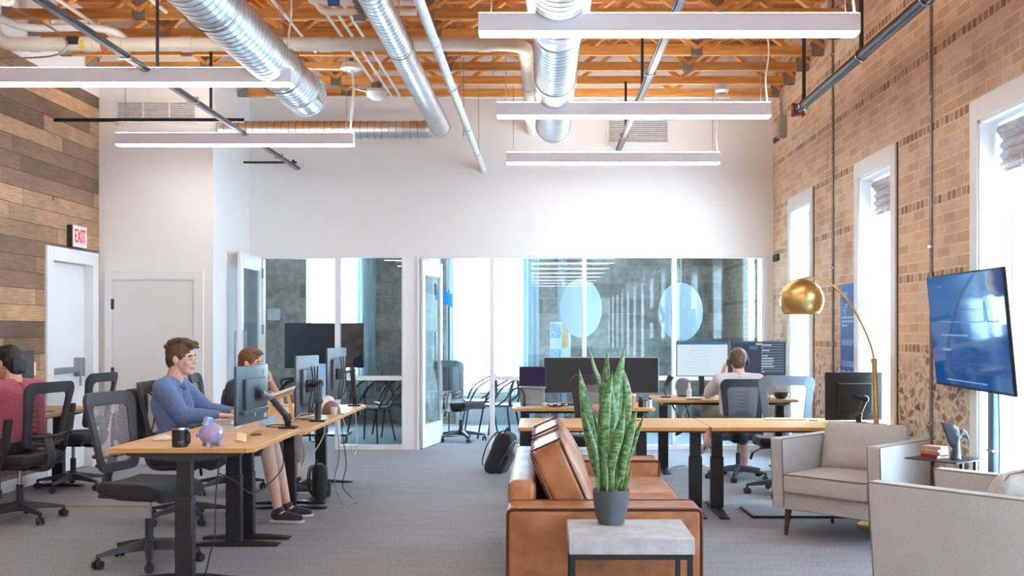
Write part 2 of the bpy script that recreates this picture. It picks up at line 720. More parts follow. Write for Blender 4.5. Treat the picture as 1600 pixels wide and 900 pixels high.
def make_leaf():
    m, nt, b, out = new_mat('snake_plant_leaf')
    uv = nd(nt, 'ShaderNodeUVMap')
    sp = nd(nt, 'ShaderNodeSeparateXYZ')
    nt.links.new(uv.outputs[0], sp.inputs[0])
    inf = nd(nt, 'ShaderNodeObjectInfo')
    mp = nd(nt, 'ShaderNodeMapping')
    mp.inputs['Scale'].default_value = (1.6, 26, 1)
    nt.links.new(uv.outputs[0], mp.inputs['Vector'])
    cmb = nd(nt, 'ShaderNodeCombineXYZ')
    nt.links.new(mth(nt, 'MULTIPLY', inf.outputs['Random'], 50.0), cmb.inputs[0])
    nt.links.new(cmb.outputs[0], mp.inputs['Location'])
    band = noise(nt, mp.outputs[0], 1.0, 4, .6)
    col = ramp(nt, band, [(.36, (.022, .075, .028)), (.5, (.085, .21, .075)), (.66, (.26, .42, .19))])
    e = mth(nt, 'ABSOLUTE', mth(nt, 'SUBTRACT', sp.outputs[0], .5))
    col = mixc(nt, ramp(nt, e, [(.43, (0, 0, 0)), (.47, (1, 1, 1))]), col, (.42, .48, .20))
    nt.links.new(col, b.inputs['Base Color'])
    b.inputs['Roughness'].default_value = .32
    return m


def make_leather():
    m, nt, b, out = new_mat('tan_leather')
    v = coords(nt)
    a = noise(nt, v, 4.5, 5, .6)
    g = noise(nt, v, 160, 2)
    col = ramp(nt, a, [(.3, (.25, .085, .030)), (.5, (.41, .155, .057)), (.72, (.58, .26, .11))])
    nt.links.new(col, b.inputs['Base Color'])
    nt.links.new(ramp(nt, a, [(.3, (.38, .38, .38)), (.7, (.26, .26, .26))]), b.inputs['Roughness'])
    b.inputs['Specular IOR Level'].default_value = .6
    bump(nt, b, mth(nt, 'MULTIPLY_ADD', a, 4.0, g), .12, .006)
    return m


def make_fabric(name, a, b_, scale=300):
    m, nt, b, out = new_mat(name)
    v = coords(nt)
    g = noise(nt, v, scale, 2, .8)
    col = ramp(nt, g, [(.32, a), (.68, b_)])
    l = noise(nt, v, 6, 3)
    col = mixc(nt, .4, col, ramp(nt, l, [(.3, (.86, .86, .86)), (.7, (1.06, 1.06, 1.06))]), 'MULTIPLY')
    nt.links.new(col, b.inputs['Base Color'])
    b.inputs['Roughness'].default_value = .92
    b.inputs['Sheen Weight'].default_value = .15
    bump(nt, b, g, .35, .003)
    return m


def make_concrete(name, a, b_):
    m, nt, b, out = new_mat(name)
    v = coords(nt)
    g = noise(nt, v, 9, 7, .65)
    nt.links.new(ramp(nt, g, [(.3, a), (.68, b_)]), b.inputs['Base Color'])
    b.inputs['Roughness'].default_value = .62
    bump(nt, b, g, .08, .004)
    return m


def make_spiral(name='galvanised_duct'):
    m, nt, b, out = new_mat(name)
    v = coords(nt)
    a = noise(nt, v, 7, 4)
    nt.links.new(ramp(nt, a, [(.3, (.74, .78, .82)), (.7, (.86, .89, .92))]), b.inputs['Base Color'])
    b.inputs['Metallic'].default_value = 1
    nt.links.new(ramp(nt, a, [(.3, (.40, .40, .40)), (.7, (.32, .32, .32))]), b.inputs['Roughness'])
    return m


M = {}
M['white'] = pm('white_wall_paint', (.88, .872, .868), .7, c2=(.868, .86, .856), scale=3)
M['trim'] = pm('white_trim_paint', (.86, .86, .87), .4, c2=(.84, .84, .85), scale=4)
M['door'] = pm('pale_door_paint', (.80, .795, .785), .45, c2=(.79, .785, .775), scale=3)
M['planks'] = make_planks()
M['brick'] = make_brick()
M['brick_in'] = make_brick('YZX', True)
M['block'] = make_block('XZY')
M['block_s'] = make_block('YZX')
M['carpet'] = make_carpet()
M['deck'] = make_timber('ceiling_deck', (.26, .082, .018), (.44, .165, .04), (14, 1, 1))
M['timber'] = make_timber('truss_timber', (.52, .20, .046), (.76, .37, .10), (1, 9, 9))
M['plate'] = pm('truss_plate', (.42, .42, .43), .4, 1, c2=(.3, .3, .31), scale=60)
M['duct'] = make_spiral()
M['duct_seam'] = pm('duct_seam', (.40, .43, .47), .45, 1, c2=(.34, .37, .41), scale=30)
M['pvc'] = pm('pvc_pipe', (.80, .76, .70), .4, c2=(.72, .67, .60), scale=6)
M['white_pipe'] = pm('white_pipe', (.80, .81, .83), .4, scale=6)
M['black_metal'] = pm('black_metal', (.012, .013, .016), .42, c2=(.02, .021, .025), scale=40, spec=.5)
M['black_pipe'] = pm('black_pipe', (.05, .055, .065), .35, .4, c2=(.035, .038, .045), scale=12)
M['strut'] = pm('grey_strut', (.33, .34, .36), .35, .9, c2=(.22, .23, .25), scale=18, stretch=(1, 6, 1))
M['red_cap'] = pm('red_cap', (.30, .03, .02), .5)
M['orange'] = pm('orange_coupling', (.62, .16, .04), .5)
M['yellow'] = pm('yellow_tag', (.8, .62, .05), .5)
M['housing'] = pm('lamp_housing', (.86, .85, .90), .5, c2=(.84, .83, .88), scale=3)
M['cord'] = pm('white_cord', (.8, .78, .76), .5)
M['cable'] = pm('steel_cable', (.45, .42, .4), .4, .8)
M['vent'] = pm('vent_louver', (.66, .65, .65), .5)
M['vent_dark'] = pm('vent_gap', (.5, .49, .49), .8)
M['glass'] = glassy('room_glass', (.80, .885, .91), .075)
M['wglass'] = glassy('window_glass', (.97, .99, 1), .04)
M['shade'] = pm('window_shade', (.62, .6, .61), .8, c2=(.45, .43, .44), scale=14, stretch=(1, 1, 6))
M['curtain'] = veil('sheer_curtain', (.80, .92, .97), .5)
M['sill_grey'] = pm('grey_panel', (.42, .46, .47), .8, c2=(.36, .4, .41), scale=5)
M['desk'] = make_timber('oak_desktop', (.60, .33, .135), (.74, .45, .205), (8, 1, 8), .42, bm=.03)
M['desk_x'] = make_timber('oak_desktop_long', (.60, .33, .135), (.74, .45, .205), (1, 8, 8), .42, bm=.03)
M['edge'] = pm('desk_edge_band', (.66, .33, .10), .45, c2=(.58, .28, .08), scale=30)
M['black_fab'] = make_fabric('black_fabric', (.012, .013, .017), (.035, .037, .045))
M['black_plastic'] = pm('black_plastic', (.022, .023, .027), .45, c2=(.03, .031, .036), scale=80)
M['grey_plastic'] = pm('charcoal_plastic', (.052, .055, .065), .5, c2=(.042, .045, .054), scale=60)
M['blue_sheen_plastic'] = pm('plastic_with_blue_sheen', (.20, .285, .39), .5, c2=(.175, .255, .35), scale=60)  # bluish reflected light put into the chair frame's colour
M['chair_net'] = netting('chair_netting', (.05, .05, .055), .72)
M['chair_net_dark'] = netting('dense_chair_netting', (.07, .08, .1), .22)
M['chair_net_pale'] = netting('pale_chair_netting', (.42, .42, .44), .55)
M['chrome'] = pm('chrome', (.75, .76, .78), .14, 1)
M['brass'] = pm('brushed_brass', (.74, .52, .20), .36, 1, c2=(.64, .43, .15), scale=12, stretch=(1, 1, 14))
M['brass_in'] = pm('shade_inside', (.55, .55, .55), .5)
M['leather'] = make_leather()
M['seam'] = pm('leather_piping', (.10, .032, .014), .5)
M['fabric'] = make_fabric('oatmeal_fabric', (.42, .405, .39), (.62, .60, .575), 170)
M['piping'] = make_fabric('fabric_piping', (.17, .15, .135), (.25, .225, .2))
M['walnut'] = make_timber('walnut_leg', (.075, .032, .016), (.15, .07, .035), (9, 9, 1))
M['concrete'] = make_concrete('concrete_top', (.33, .335, .35), (.56, .555, .555))
M['pot'] = make_concrete('charcoal_pot', (.06, .07, .085), (.10, .115, .135))
M['soil'] = pm('moss', (.30, .36, .10), .9, c2=(.12, .14, .04), scale=90, bmp=.6)
M['leaf'] = make_leaf()
M['skin'] = pm('skin', (.80, .51, .41), .5, c2=(.75, .45, .35), scale=22, spec=.35)
M['skin2'] = pm('skin_warm', (.74, .45, .34), .5, c2=(.68, .39, .29), scale=22, spec=.35)
M['hair_brown'] = pm('brown_hair', (.17, .092, .05), .55, c2=(.075, .038, .02), scale=45, bmp=.6, stretch=(1, 1, 2.5))
M['hair_red'] = pm('auburn_hair', (.24, .105, .045), .55, c2=(.12, .05, .022), scale=45, bmp=.6)
M['hair_black'] = pm('black_hair', (.022, .02, .024), .42, c2=(.008, .007, .008), scale=40, bmp=.6, stretch=(1, 1, 2.5))
M['eye_w'] = pm('eye_white', (.55, .50, .47), .4)
M['eye_d'] = pm('eye_iris', (.05, .035, .03), .2)
M['lips'] = pm('lips', (.62, .32, .27), .5)
M['shirt_blue'] = make_fabric('blue_shirt_cloth', (.09, .16, .36), (.18, .27, .50), 120)
M['shirt_navy'] = make_fabric('navy_tshirt_cloth', (.03, .04, .075), (.065, .08, .13), 140)
M['shirt_pink'] = make_fabric('raspberry_tshirt_cloth', (.34, .055, .11), (.52, .13, .19), 140)
M['shirt_white'] = make_fabric('pale_shirt_cloth', (.62, .56, .56), (.76, .70, .70), 140)
M['khaki'] = make_fabric('khaki_cloth', (.30, .18, .13), (.44, .29, .22), 140)
M['denim'] = make_fabric('dark_trouser_cloth', (.025, .028, .04), (.05, .055, .075), 140)
M['olive'] = make_fabric('grey_shorts_cloth', (.16, .17, .14), (.26, .27, .22), 140)
M['shoe'] = make_fabric('navy_shoe_cloth', (.03, .034, .05), (.06, .065, .085), 200)
M['sole'] = pm('white_sole', (.72, .68, .62), .6)
M['screen_dark'] = pm('dark_screen', (.010, .014, .022), .22, c2=(.014, .02, .03), scale=3)
M['screen_black'] = pm('matt_black_screen', (.014, .014, .016), .5, c2=(.02, .02, .022), scale=300)
M['mon_back'] = pm('monitor_back', (.055, .082, .105), .35, c2=(.05, .075, .095), scale=6)
M['silver'] = pm('silver_plastic', (.34, .37, .41), .3, .6, c2=(.28, .31, .34), scale=8)
M['gunmetal'] = pm('gunmetal_plastic', (.13, .145, .165), .3, .2, c2=(.10, .115, .13), scale=8)
M['paper'] = pm('white_paper', (.8, .79, .77), .7)
M['label'] = pm('pale_label', (.62, .68, .72), .6)
M['kraft'] = pm('kraft', (.55, .36, .2), .7)
M['mug'] = pm('black_mug', (.018, .022, .028), .3, c2=(.014, .017, .022), scale=30)
M['wood_light'] = make_timber('pale_wood', (.66, .37, .12), (.80, .50, .20), (5, 5, 5), .5, bm=.02)
M['cap'] = make_fabric('mauve_cap_cloth', (.20, .115, .105), (.31, .20, .185), 200)
M['pig'] = pm('blue_glaze', (.20, .28, .58), .15, c2=(.40, .30, .48), scale=14, coat=.6, lo=.42, hi=.6)
M['pig_cap'] = pm('bright_blue_label', (.10, .32, .72), .3, c2=(.62, .72, .85), scale=40)
M['amber'] = pm('amber_cup', (.62, .30, .14), .4)
M['light_patch'] = pm('yellow_light_patch', (.86, .74, .42), .6)  # colour of a bright light patch on the near desk
M['bluenote'] = pm('blue_note', (.32, .55, .80), .6)
M['whale'] = pm('slate_glaze', (.03, .038, .055), .3, c2=(.02, .026, .038), scale=20, coat=.3)
M['red_book'] = pm('red_cover', (.50, .03, .03), .5)
M['tan_book'] = pm('tan_cover', (.62, .42, .24), .6)
M['cream_book'] = pm('cream_cover', (.74, .66, .54), .6)
M['banner'] = pm('blue_banner', (.030, .085, .36), .5, c2=(.026, .075, .33), scale=5)
M['banner_ink'] = pm('pale_banner_ink', (.45, .58, .86), .5)
M['exit_face'] = pm('exit_face', (.82, .80, .80), .4)
M['exit_red'] = emis('exit_letters', (.95, .10, .11), .30)
M['box_grey'] = pm('grey_enamel', (.36, .34, .30), .5)
M['pack'] = make_fabric('black_nylon', (.014, .016, .02), (.045, .05, .058), 90)
M['fringe'] = pm('bright_blue_felt', (.05, .36, .75), .7, c2=(.04, .28, .62), scale=12)
M['frost'] = veil('frosted_film', (.60, .66, .72), .55)
M['wire_white'] = pm('white_wire', (.78, .78, .78), .4)
M['rubber'] = pm('rubber_cable', (.02, .021, .025), .5)
M['gold_cord'] = pm('yellow_cord', (.55, .42, .12), .6)
M['steel_box'] = pm('brushed_steel_box', (.55, .6, .66), .35, .5)
M['lamp_glow'] = emis('lamp_glow', (1.0, .965, .92), 6.3)
M['lamp_up'] = emis('lamp_upglow', (1.0, .92, .82), 9.0)
M['led'] = emis('screen_white', (.72, .84, .95), .30)
M['led_blue'] = emis('screen_blue_bar', (.10, .27, .55), .22)
M['code_bg'] = emis('screen_code_bg', (.10, .11, .17), .22)
M['code_line'] = emis('screen_code_line', (.42, .56, .72), .28)
M['code_dark'] = emis('screen_code_dark', (.015, .03, .04), .25)
M['code_yellow'] = emis('screen_yellow', (.7, .55, .12), .3)
M['purple'] = emis('laptop_purple', (.07, .05, .13), .15)
M['pale_blue'] = emis('pale_blue_glow', (.30, .47, .78), .3)  # emission gives the display board's panel a glow of its own
M['desert'] = pm('poster_orange', (.80, .42, .2), .6)


def make_tv_screen():
    m, nt, b, out = new_mat('dashboard_screen')
    b.inputs['Base Color'].default_value = (.006, .012, .03, 1)
    b.inputs['Roughness'].default_value = .06
    b.inputs['Specular IOR Level'].default_value = .28
    b.inputs['Emission Color'].default_value = (.008, .075, .27, 1)
    b.inputs['Emission Strength'].default_value = .28
    return m


M['tv'] = make_tv_screen()
M['tv_ink'] = emis('dashboard_ink', (.26, .40, .66), .32)
M['tv_line'] = emis('dashboard_rule', (.06, .16, .40), .30)
# ================================================================ the setting
XL, XR, YB, YC, XC = -4.95, 2.86, 12.7, 11.32, -3.68     # left wall, right wall, back wall, column front, column side
YF, YM, ZT = -20.0, 16.2, 4.95                            # front wall, far wall of the rooms behind the glass, deck

struct(MB().bx(XL - .3, XR + .5, YF - .2, YM + .3, -.12, 0), 'floor', M['carpet'], smooth=False)
struct(MB().bx(XL - .2, XR + .35, YF - .2, YB + .15, ZT, ZT + .1), 'ceiling', M['deck'], smooth=False)
struct(MB().bx(XL - .2, XR + .35, YF - .2, YF, 0, ZT), 'wall_front', M['white'], smooth=False)

# left wall: reclaimed planks with a door opening, white above
b = MB().bx(XL - .15, XL, YF, 10.22, 0, 4.08).bx(XL - .15, XL, 11.13, YC, 0, 4.08).bx(XL - .15, XL, 10.22, 11.13, 2.21, 4.08)
struct(b, 'wall_left', M['planks'], smooth=False)
struct(MB().bx(XL - .15, XL + .004, YF, YC, 4.08, ZT), 'trim_1', M['white'], smooth=False)
struct(MB().bx(XL - .4, XL - .3, 9.9, 11.4, 0, 2.5), 'wall_left_recess', M['white'], smooth=False)

# door 1: exit door in the plank wall
d1 = setting('door_1')
b = MB().bx(XL - .3, XL + .025, 10.09, 10.23, 0, 2.34).bx(XL - .3, XL + .025, 11.12, 11.26, 0, 2.34).bx(XL - .3, XL + .025, 10.23, 11.12, 2.2, 2.34)
b.build('door_frame', M['trim'], d1, bevel=.004)
lf = MB().bx(XL - .12, XL - .07, 10.235, 11.115, .01, 2.195).build('door_leaf', M['trim'], d1, bevel=.004)
b = MB().bx(XL - .07, XL - .01, 10.30, 10.88, 1.045, 1.105).bx(XL - .07, XL + .0, 10.86, 10.98, 1.0, 1.2).cyl((XL - .02, 10.92, .9), (XL - .02, 10.92, 1.02), .014)
b.build('panic_bar', M['silver'], d1, bevel=.004)

# white column with a flush door
b = MB().bx(XL, XC, YC, YB + .15, 0, ZT)
struct(b, 'wall_column', M['white'], smooth=False)
d2 = setting('door_2')
x0, x1 = -4.80, -3.89
b = MB().bx(x0 - .085, x0, YC - .022, YC, 0, 2.15).bx(x1, x1 + .105, YC - .022, YC, 0, 2.15).bx(x0, x1, YC - .022, YC, 2.055, 2.15)
b.build('door_frame', M['trim'], d2, bevel=.003)
MB().bx(x0 + .004, x1 - .004, YC - .008, YC, .012, 2.045).build('door_leaf', M['door'], d2, bevel=.002)
for z in (.25, 1.02, 1.78):
    MB().cyl((x0 + .002, YC - .018, z - .055), (x0 + .002, YC - .018, z + .06), .012).bx(x0 - .02, x0 + .02, YC - .014, YC, z - .055, z + .06).build('hinge', M['black_metal'], d2)
MB().cyl((x1 - .055, YC - .008, .92), (x1 - .055, YC - .04, .92), .012).ell((x1 - .055, YC - .05, .92), (.026, .022, .026)).build('door_handle', M['black_metal'], d2)

# baseboards
struct(MB().bx(XL, x0 - .085, YC - .016, YC, 0, .11).bx(x1 + .105, XC + .016, YC - .016, YC, 0, .11).bx(XC, XC + .016, YC - .016, YB, 0, .11), 'baseboard_column', M['trim'], bevel=.003)
struct(MB().bx(XL, XL + .016, YF, 10.09, 0, .11), 'baseboard_left', M['trim'], bevel=.003)

# back wall: drywall over a glazed storefront
b = MB().bx(XC, XR, YB, YB + .15, 2.42, ZT).bx(XC, -3.52, YB, YB + .15, 0, 2.42).bx(-1.775, -1.555, YB, YB + .15, 0, 2.42).bx(2.80, XR, YB, YB + .15, 0, 2.42)
struct(b, 'wall_back', M['white'], smooth=False)


def glazing(name, spans, jambs, sill=.06, rail=(.865, .92)):
    w = setting(name)
    f = MB()
    xs = [s for sp in spans for s in sp]
    for j in jambs:
        f.bx(j[0], j[1], YB - .012, YB + .10, 0, 2.42)
    for (a, c) in spans:
        f.bx(a, c, YB - .012, YB + .10, 0, sill)
        f.bx(a, c, YB - .012, YB + .10, 2.395, 2.42)
        f.bx(a, c, YB + .012, YB + .07, *rail)
    f.build('window_frame', M['trim'], w, bevel=.004)
    for (a, c) in spans:
        MB().bx(a, c, YB + .035, YB + .045, sill, rail[0]).build('lower_pane', M['glass'], w, smooth=False)
        MB().bx(a, c, YB + .035, YB + .045, rail[1], 2.395).build('upper_pane', M['glass'], w, smooth=False)
    return w


glazing('window_8', [(-2.55, -1.775)], [(-2.61, -2.55), (-1.775, -1.74)])
glazing('window_9', [(-.62, .48), (.53, 1.60), (1.655, 2.74)], [(-.68, -.62), (.48, .53), (1.60, 1.655), (2.74, 2.80)])
f = MB().bx(-3.52, -2.61, YB - .012, YB + .1, 2.385, 2.42).bx(-3.56, -3.50, YB - .012, YB + .1, 0, 2.42)
f.bx(-1.59, -1.555, YB - .012, YB + .1, 0, 2.42).bx(-1.555, -.68, YB - .012, YB + .1, 2.39, 2.42)
struct(f, 'trim_2', M['trim'], bevel=.004)


def glass_door(name, hinge, ang, w=.86, h=2.37, flip=1):
    """glazed door leaf swung open about its hinge"""
    d = setting(name)
    d.location = (hinge[0], hinge[1], 0)
    d.rotation_euler = (0, 0, ang)
    t = .045
    f = MB().bx(0, .1, -t / 2, t / 2, .012, h).bx(w - .1, w, -t / 2, t / 2, .012, h).bx(.1, w - .1, -t / 2, t / 2, h - .18, h).bx(.1, w - .1, -t / 2, t / 2, .012, .30)
    f.build('door_leaf', M['trim'], d, bevel=.004)
    MB().bx(.1, w - .1, -.005, .005, .30, h - .18).build('pane', M['glass'], d, smooth=False)
    for sy in (-1, 1):
        y = sy * .065
        MB().tube([(w - .05, sy * .02, 1.02), (w - .05, y, 1.02), (w - .05, y, 1.48), (w - .05, sy * .02, 1.48)], .009).build('pull_handle', M['silver'], d)
    for z in (.32, .95, 1.5, 2.2):
        MB().bx(-.028, .03, flip * (t / 2), flip * (t / 2 + .012), z - .06, z + .06).cyl((-.004, flip * (t / 2 + .008), z - .06), (-.004, flip * (t / 2 + .008), z + .06), .009).build('hinge', M['silver'], d)
    return d


glass_door('door_3', (-3.53, YB - .03), -PI / 2 + .0, .88, 2.40, 1)
glass_door('door_4', (-1.535, YB + .03), R(79), .86, 2.37, 1)

# rooms behind the glass
yb = YB + .15
b = MB().bx(XL, -3.79, YM, YM + .3, 0, 3.1).bx(-3.79, -2.95, YM, YM + .3, 0, .75).bx(-3.79, -2.95, YM, YM + .3, 2.95, 3.1).bx(-2.95, -1.36, YM, YM + .3, 0, 3.1)
b.bx(-1.36, -.36, YM, YM + .3, 0, .5).bx(-1.36, -.36, YM, YM + .3, 2.95, 3.1).bx(-.36, XR, YM, YM + .3, 0, 3.1)
struct(b, 'wall_far', M['block'], smooth=False)
struct(MB().bx(XL - .2, XL, yb, YM + .3, 0, 3.1), 'wall_far_left', M['block_s'], smooth=False)
b = MB().bx(XR, XR + .3, yb, 13.15, 0, 3.1).bx(XR, XR + .3, 14.25, YM + .3, 0, 3.1).bx(XR, XR + .3, 13.15, 14.25, 0, .5).bx(XR, XR + .3, 13.15, 14.25, 2.9, 3.1)
struct(b, 'wall_far_right', M['brick_in'], smooth=False)
struct(MB().bx(-1.72, -1.62, yb, YM, 0, 3.1), 'wall_partition', M['block_s'], smooth=False)
struct(MB().bx(XL - .2, XR + .3, yb, YM + .3, 3.1, 3.2), 'ceiling_far', M['white'], smooth=False)


def plain_window(name, a, c, z0, z1, side=None):
    w = setting(name)
    f, p = MB(), MB()
    if side is None:
        y = YM + .12
        for x in (a, c - .06):
            f.bx(x, x + .06, y, y + .08, z0, z1)
        f.bx(a, c, y, y + .08, z0, z0 + .06).bx(a, c, y, y + .08, z1 - .06, z1)
        f.bx(a, a + .015, YM - .01, y, z0, z1).bx(c - .015, c, YM - .01, y, z0, z1)
        p.bx(a, c, y + .03, y + .04, z0, z1)
    else:
        x = XR + .12
        for y in (a, c - .06):
            f.bx(x, x + .08, y, y + .06, z0, z1)
        f.bx(x, x + .08, a, c, z0, z0 + .06).bx(x, x + .08, a, c, z1 - .06, z1)
        p.bx(x + .03, x + .04, a, c, z0, z1)
    f.build('window_frame', M['trim'], w, bevel=.004)
    p.build('pane', M['wglass'], w, smooth=False)


plain_window('window_10', -3.79, -2.95, .75, 2.95)
plain_window('window_11', -1.36, -.36, .5, 2.95)
plain_window('window_12', 13.15, 14.25, .5, 2.9, 1)

# right wall: brick, with tall windows
WC = [11.325, 8.78, 6.245] + [3.70 - 2.535 * k for k in range(10)]
b = MB()
edges = [YB + .15] + [e for c in WC for e in (c + .43, c - .43)] + [YF]
for i in range(0, len(edges), 2):
    b.bx(XR, XR + .34, edges[i + 1], edges[i], 0, ZT)
for c in WC:
    b.bx(XR, XR + .34, c - .43, c + .43, 0, .42).bx(XR, XR + .34, c - .43, c + .43, 2.87, ZT)
struct(b, 'wall_right', M['brick'], smooth=False)


def tall_window(n, c, shade):
    w = setting('window_%d' % n)
    a, d = c - .43, c + .43
    f = MB().bx(XR - .022, XR, a - .115, a, .42, 3.015).bx(XR - .022, XR, d, d + .115, .42, 3.015).bx(XR - .022, XR, a, d, 2.87, 3.015)
    f.build('casing', M['trim'], w, bevel=.003)
    MB().bx(XR - .006, XR + .003, a - .135, a - .115, .42, 3.015).build('casing_edge_strip', M['walnut'], w, smooth=False)  # thin dark brown strip along the casing's near edge
    f = MB().bx(XR - .01, XR + .3, a - .002, a + .02, .42, 2.87).bx(XR - .01, XR + .3, d - .02, d + .002, .42, 2.87).bx(XR - .01, XR + .3, a, d, 2.85, 2.872)
    f.build('reveal', M['trim'], w, smooth=False)
    MB().bx(XR - .05, XR + .335, a - .003, d + .003, .40, .435).bx(XR - .05, XR - .001, a - .1, d + .1, .40, .435).build('window_sill', M['trim'], w, bevel=.006)
    x = XR + .2
    f = MB()
    for y in (a + .02, d - .09, c - .035):
        f.bx(x, x + .07, y, y + .07, .42, 2.85)
    f.bx(x, x + .07, a + .02, d - .02, .42, .50).bx(x, x + .07, a + .02, d - .02, 2.78, 2.85)
    f.build('sash', M['trim'], w, bevel=.005)
    MB().bx(x + .03, x + .04, a + .02, d - .02, .45, 2.82).build('pane', M['wglass'], w, smooth=False)
    if shade:
        s = MB().grid(6, 24, lambda u, v: V((XR + .125 + .012 * math.sin(v * 26) * (v < .97), a + .04 + u * (d - a - .08), 2.52 + .27 * v))).cyl((XR + .12, a + .04, 2.80), (XR + .12, d - .04, 2.80), .03)
        o = s.build('roman_shade', M['shade'], w)
        sm = o.modifiers.new('solid', 'SOLIDIFY')
        sm.thickness = .006
        MB().tube([(XR + .11, c + .08, 2.6), (XR + .115, c + .07, 1.6), (XR + .11, c + .08, .95)], .004).build('shade_cord', M['cord'], w)


for i, c in enumerate(WC):
    tall_window(i + 1 if i < 7 else i + 7, c, i in (1, 2))

# world: bright overcast sky
W = bpy.data.worlds.new('sky')
SC.world = W
W.use_nodes = True
W.node_tree.nodes['Background'].inputs[0].default_value = (.62, .83, 1.0, 1)
W.node_tree.nodes['Background'].inputs[1].default_value = 11.0

cam = bpy.data.cameras.new('camera')
co = bpy.data.objects.new('camera', cam)
COL.objects.link(co)
co.location = (0, 0, EYE)
co.rotation_euler = (R(90), 0, 0)
cam.sensor_width = 36
cam.lens = 36 * F / 1600
cam.shift_x = -(850 - 800) / 1600
cam.shift_y = (515 - 450) / 1600
cam.clip_start = .05
SC.camera = co
SC.view_settings.view_transform = 'Standard'
SC.view_settings.look = 'None'
SC.view_settings.gamma = 1
SC.view_settings.use_curve_mapping = False
SC.view_settings.exposure = 1.68
SC.cycles.use_denoising = True
SC.cycles.max_bounces = 8
SC.cycles.diffuse_bounces = 5
SC.cycles.glossy_bounces = 4
SC.cycles.transparent_max_bounces = 16
SC.cycles.sample_clamp_indirect = 6
# ================================================================ overhead
ORD = ['first', 'second', 'third', 'fourth', 'fifth', 'sixth', 'seventh', 'eighth', 'ninth', 'tenth']


def make_truss(x0, x1):
    t = thing('roof_truss', 'x', 'roof truss')
    MB().bx(x0, x1, -.025, .025, 4.30, 4.392).build('bottom_chord', M['timber'], t, bevel=.003)
    MB().bx(x0, x1, -.025, .025, 4.84, 4.93).build('top_chord', M['timber'], t, bevel=.003)
    n = int((x1 - x0) / 1.15)
    st = (x1 - x0) / n
    wb = MB().bar((0, 0, 4.37), (st / 2, 0, 4.86), .038, .08, (0, 1, 0)).mesh('web', M['timber'], False)
    wc = MB().bar((0, 0, 4.86), (st / 2, 0, 4.37), .038, .08, (0, 1, 0)).mesh('web', M['timber'], False)
    for i in range(n):
        for k, me in ((0, wb), (.5, wc)):
            o = bpy.data.objects.new('web', me)
            COL.objects.link(o)
            o.location = (x0 + (i + k) * st, 0, 0)
            o.parent = t
    pm_ = MB()
    for z in range(5):
        pm_.bx(-.06, .06, -.031, .031, 4.30 + z * .034, 4.326 + z * .034)
    pm_.bx(-.06, .06, -.029, .029, 4.3, 4.47)
    pme = pm_.mesh('gusset_plate', M['plate'], False)
    for x in [x0 + .07, x1 - .07] + [x0 + st * k for k in range(1, n, 2)]:
        o = bpy.data.objects.new('gusset_plate', pme)
        COL.objects.link(o)
        o.location = (x, 0, 0)
        o.parent = t
    return t


ta = make_truss(XC, XR)
tb = make_truss(XL, XR)
na = nb = 0
for k in range(9):
    y = 12.23 - .61 * k
    if y > YC:
        o = ta if na == 0 else copy_tree(ta)
        na += 1
    else:
        o = tb if nb == 0 else copy_tree(tb)
        nb += 1
    o.location = (0, y, 0)
    o['label'] = 'orange open-web timber roof truss, %s from the back wall' % ORD[k]
    o['group'] = 'roof trusses'


def make_pendant():
    L = 2.44
    p = thing('pendant_light', 'x', 'ceiling light', group='linear pendant lights')
    MB().bx(-L / 2, L / 2, -.06, .06, .012, .125).build('housing', M['housing'], p, bevel=.002)
    MB().bx(-L / 2 + .004, L / 2 - .004, -.056, .056, 0, .012).build('diffuser', M['lamp_glow'], p, smooth=False)
    MB().bx(-L / 2 + .004, L / 2 - .004, -.05, .05, .125, .131).build('top_diffuser', M['lamp_up'], p, smooth=False)
    for x in (-L / 2 + .08, L / 2 - .08):
        MB().cyl((x, 0, .12), (x, 0, .91), .004, n=6).build('suspension_cable', M['cable'], p)
    pts = spline([(L / 2 - .02, 0, .125), (L / 2 - .035, .0, .35), (L / 2 - .01, 0, .62), (L / 2 - .06, 0, .92)], 6)
    MB().tube(pts, .008, 6).build('power_cord', M['cord'], p)
    return p


pend = make_pendant()
PL = [(.80, 6.55, 'large white linear pendant light nearest the top edge, right of the ducts'),
      (.80, 9.10, 'white linear pendant light in the middle of the right row'),
      (.79, 11.65, 'farthest and smallest white linear pendant light of the right row'),
      (-3.17, 7.90, 'near white linear pendant light of the left row, running past the frame'),
      (-3.18, 10.50, 'far white linear pendant light of the left row, before the white column'),
      (.80, 4.0, 'white linear pendant light over the camera side of the sofa'),
      (.80, 1.45, 'first white linear pendant light of the right row behind the camera'),
      (-3.17, 5.3, 'white linear pendant light left of the camera, left row'),
      (-3.17, 2.7, 'first white linear pendant light of the left row behind the camera')]
for k in range(8):
    PL.append((.80, -1.1 - 2.55 * k, '%s white linear pendant light of the right row behind the camera' % ORD[k + 1]))
    PL.append((-3.17, .1 - 2.55 * k, '%s white linear pendant light of the left row behind the camera' % ORD[k + 1]))
for i, (x, y, l) in enumerate(PL):
    o = pend if i == 0 else copy_tree(pend)
    o.location = (x, y, 3.395)
    o['label'] = l


# ---- spiral ducts
def spiral(pts, r, pitch=.085, ridge=.002):
    """tube with raised seams every 'pitch' metres"""
    path, rad = [], []
    pts = [V(p) for p in pts]
    for i in range(len(pts) - 1):
        a, c = pts[i], pts[i + 1]
        n = max(1, int((c - a).length / pitch))
        for k in range(n):
            for t, dr in ((0, 0), (.02, ridge), (.09, ridge), (.11, 0)):
                path.append(a.lerp(c, (k + t) / n))
                rad.append(r + dr)
    path.append(pts[-1])
    rad.append(r)
    return path, rad


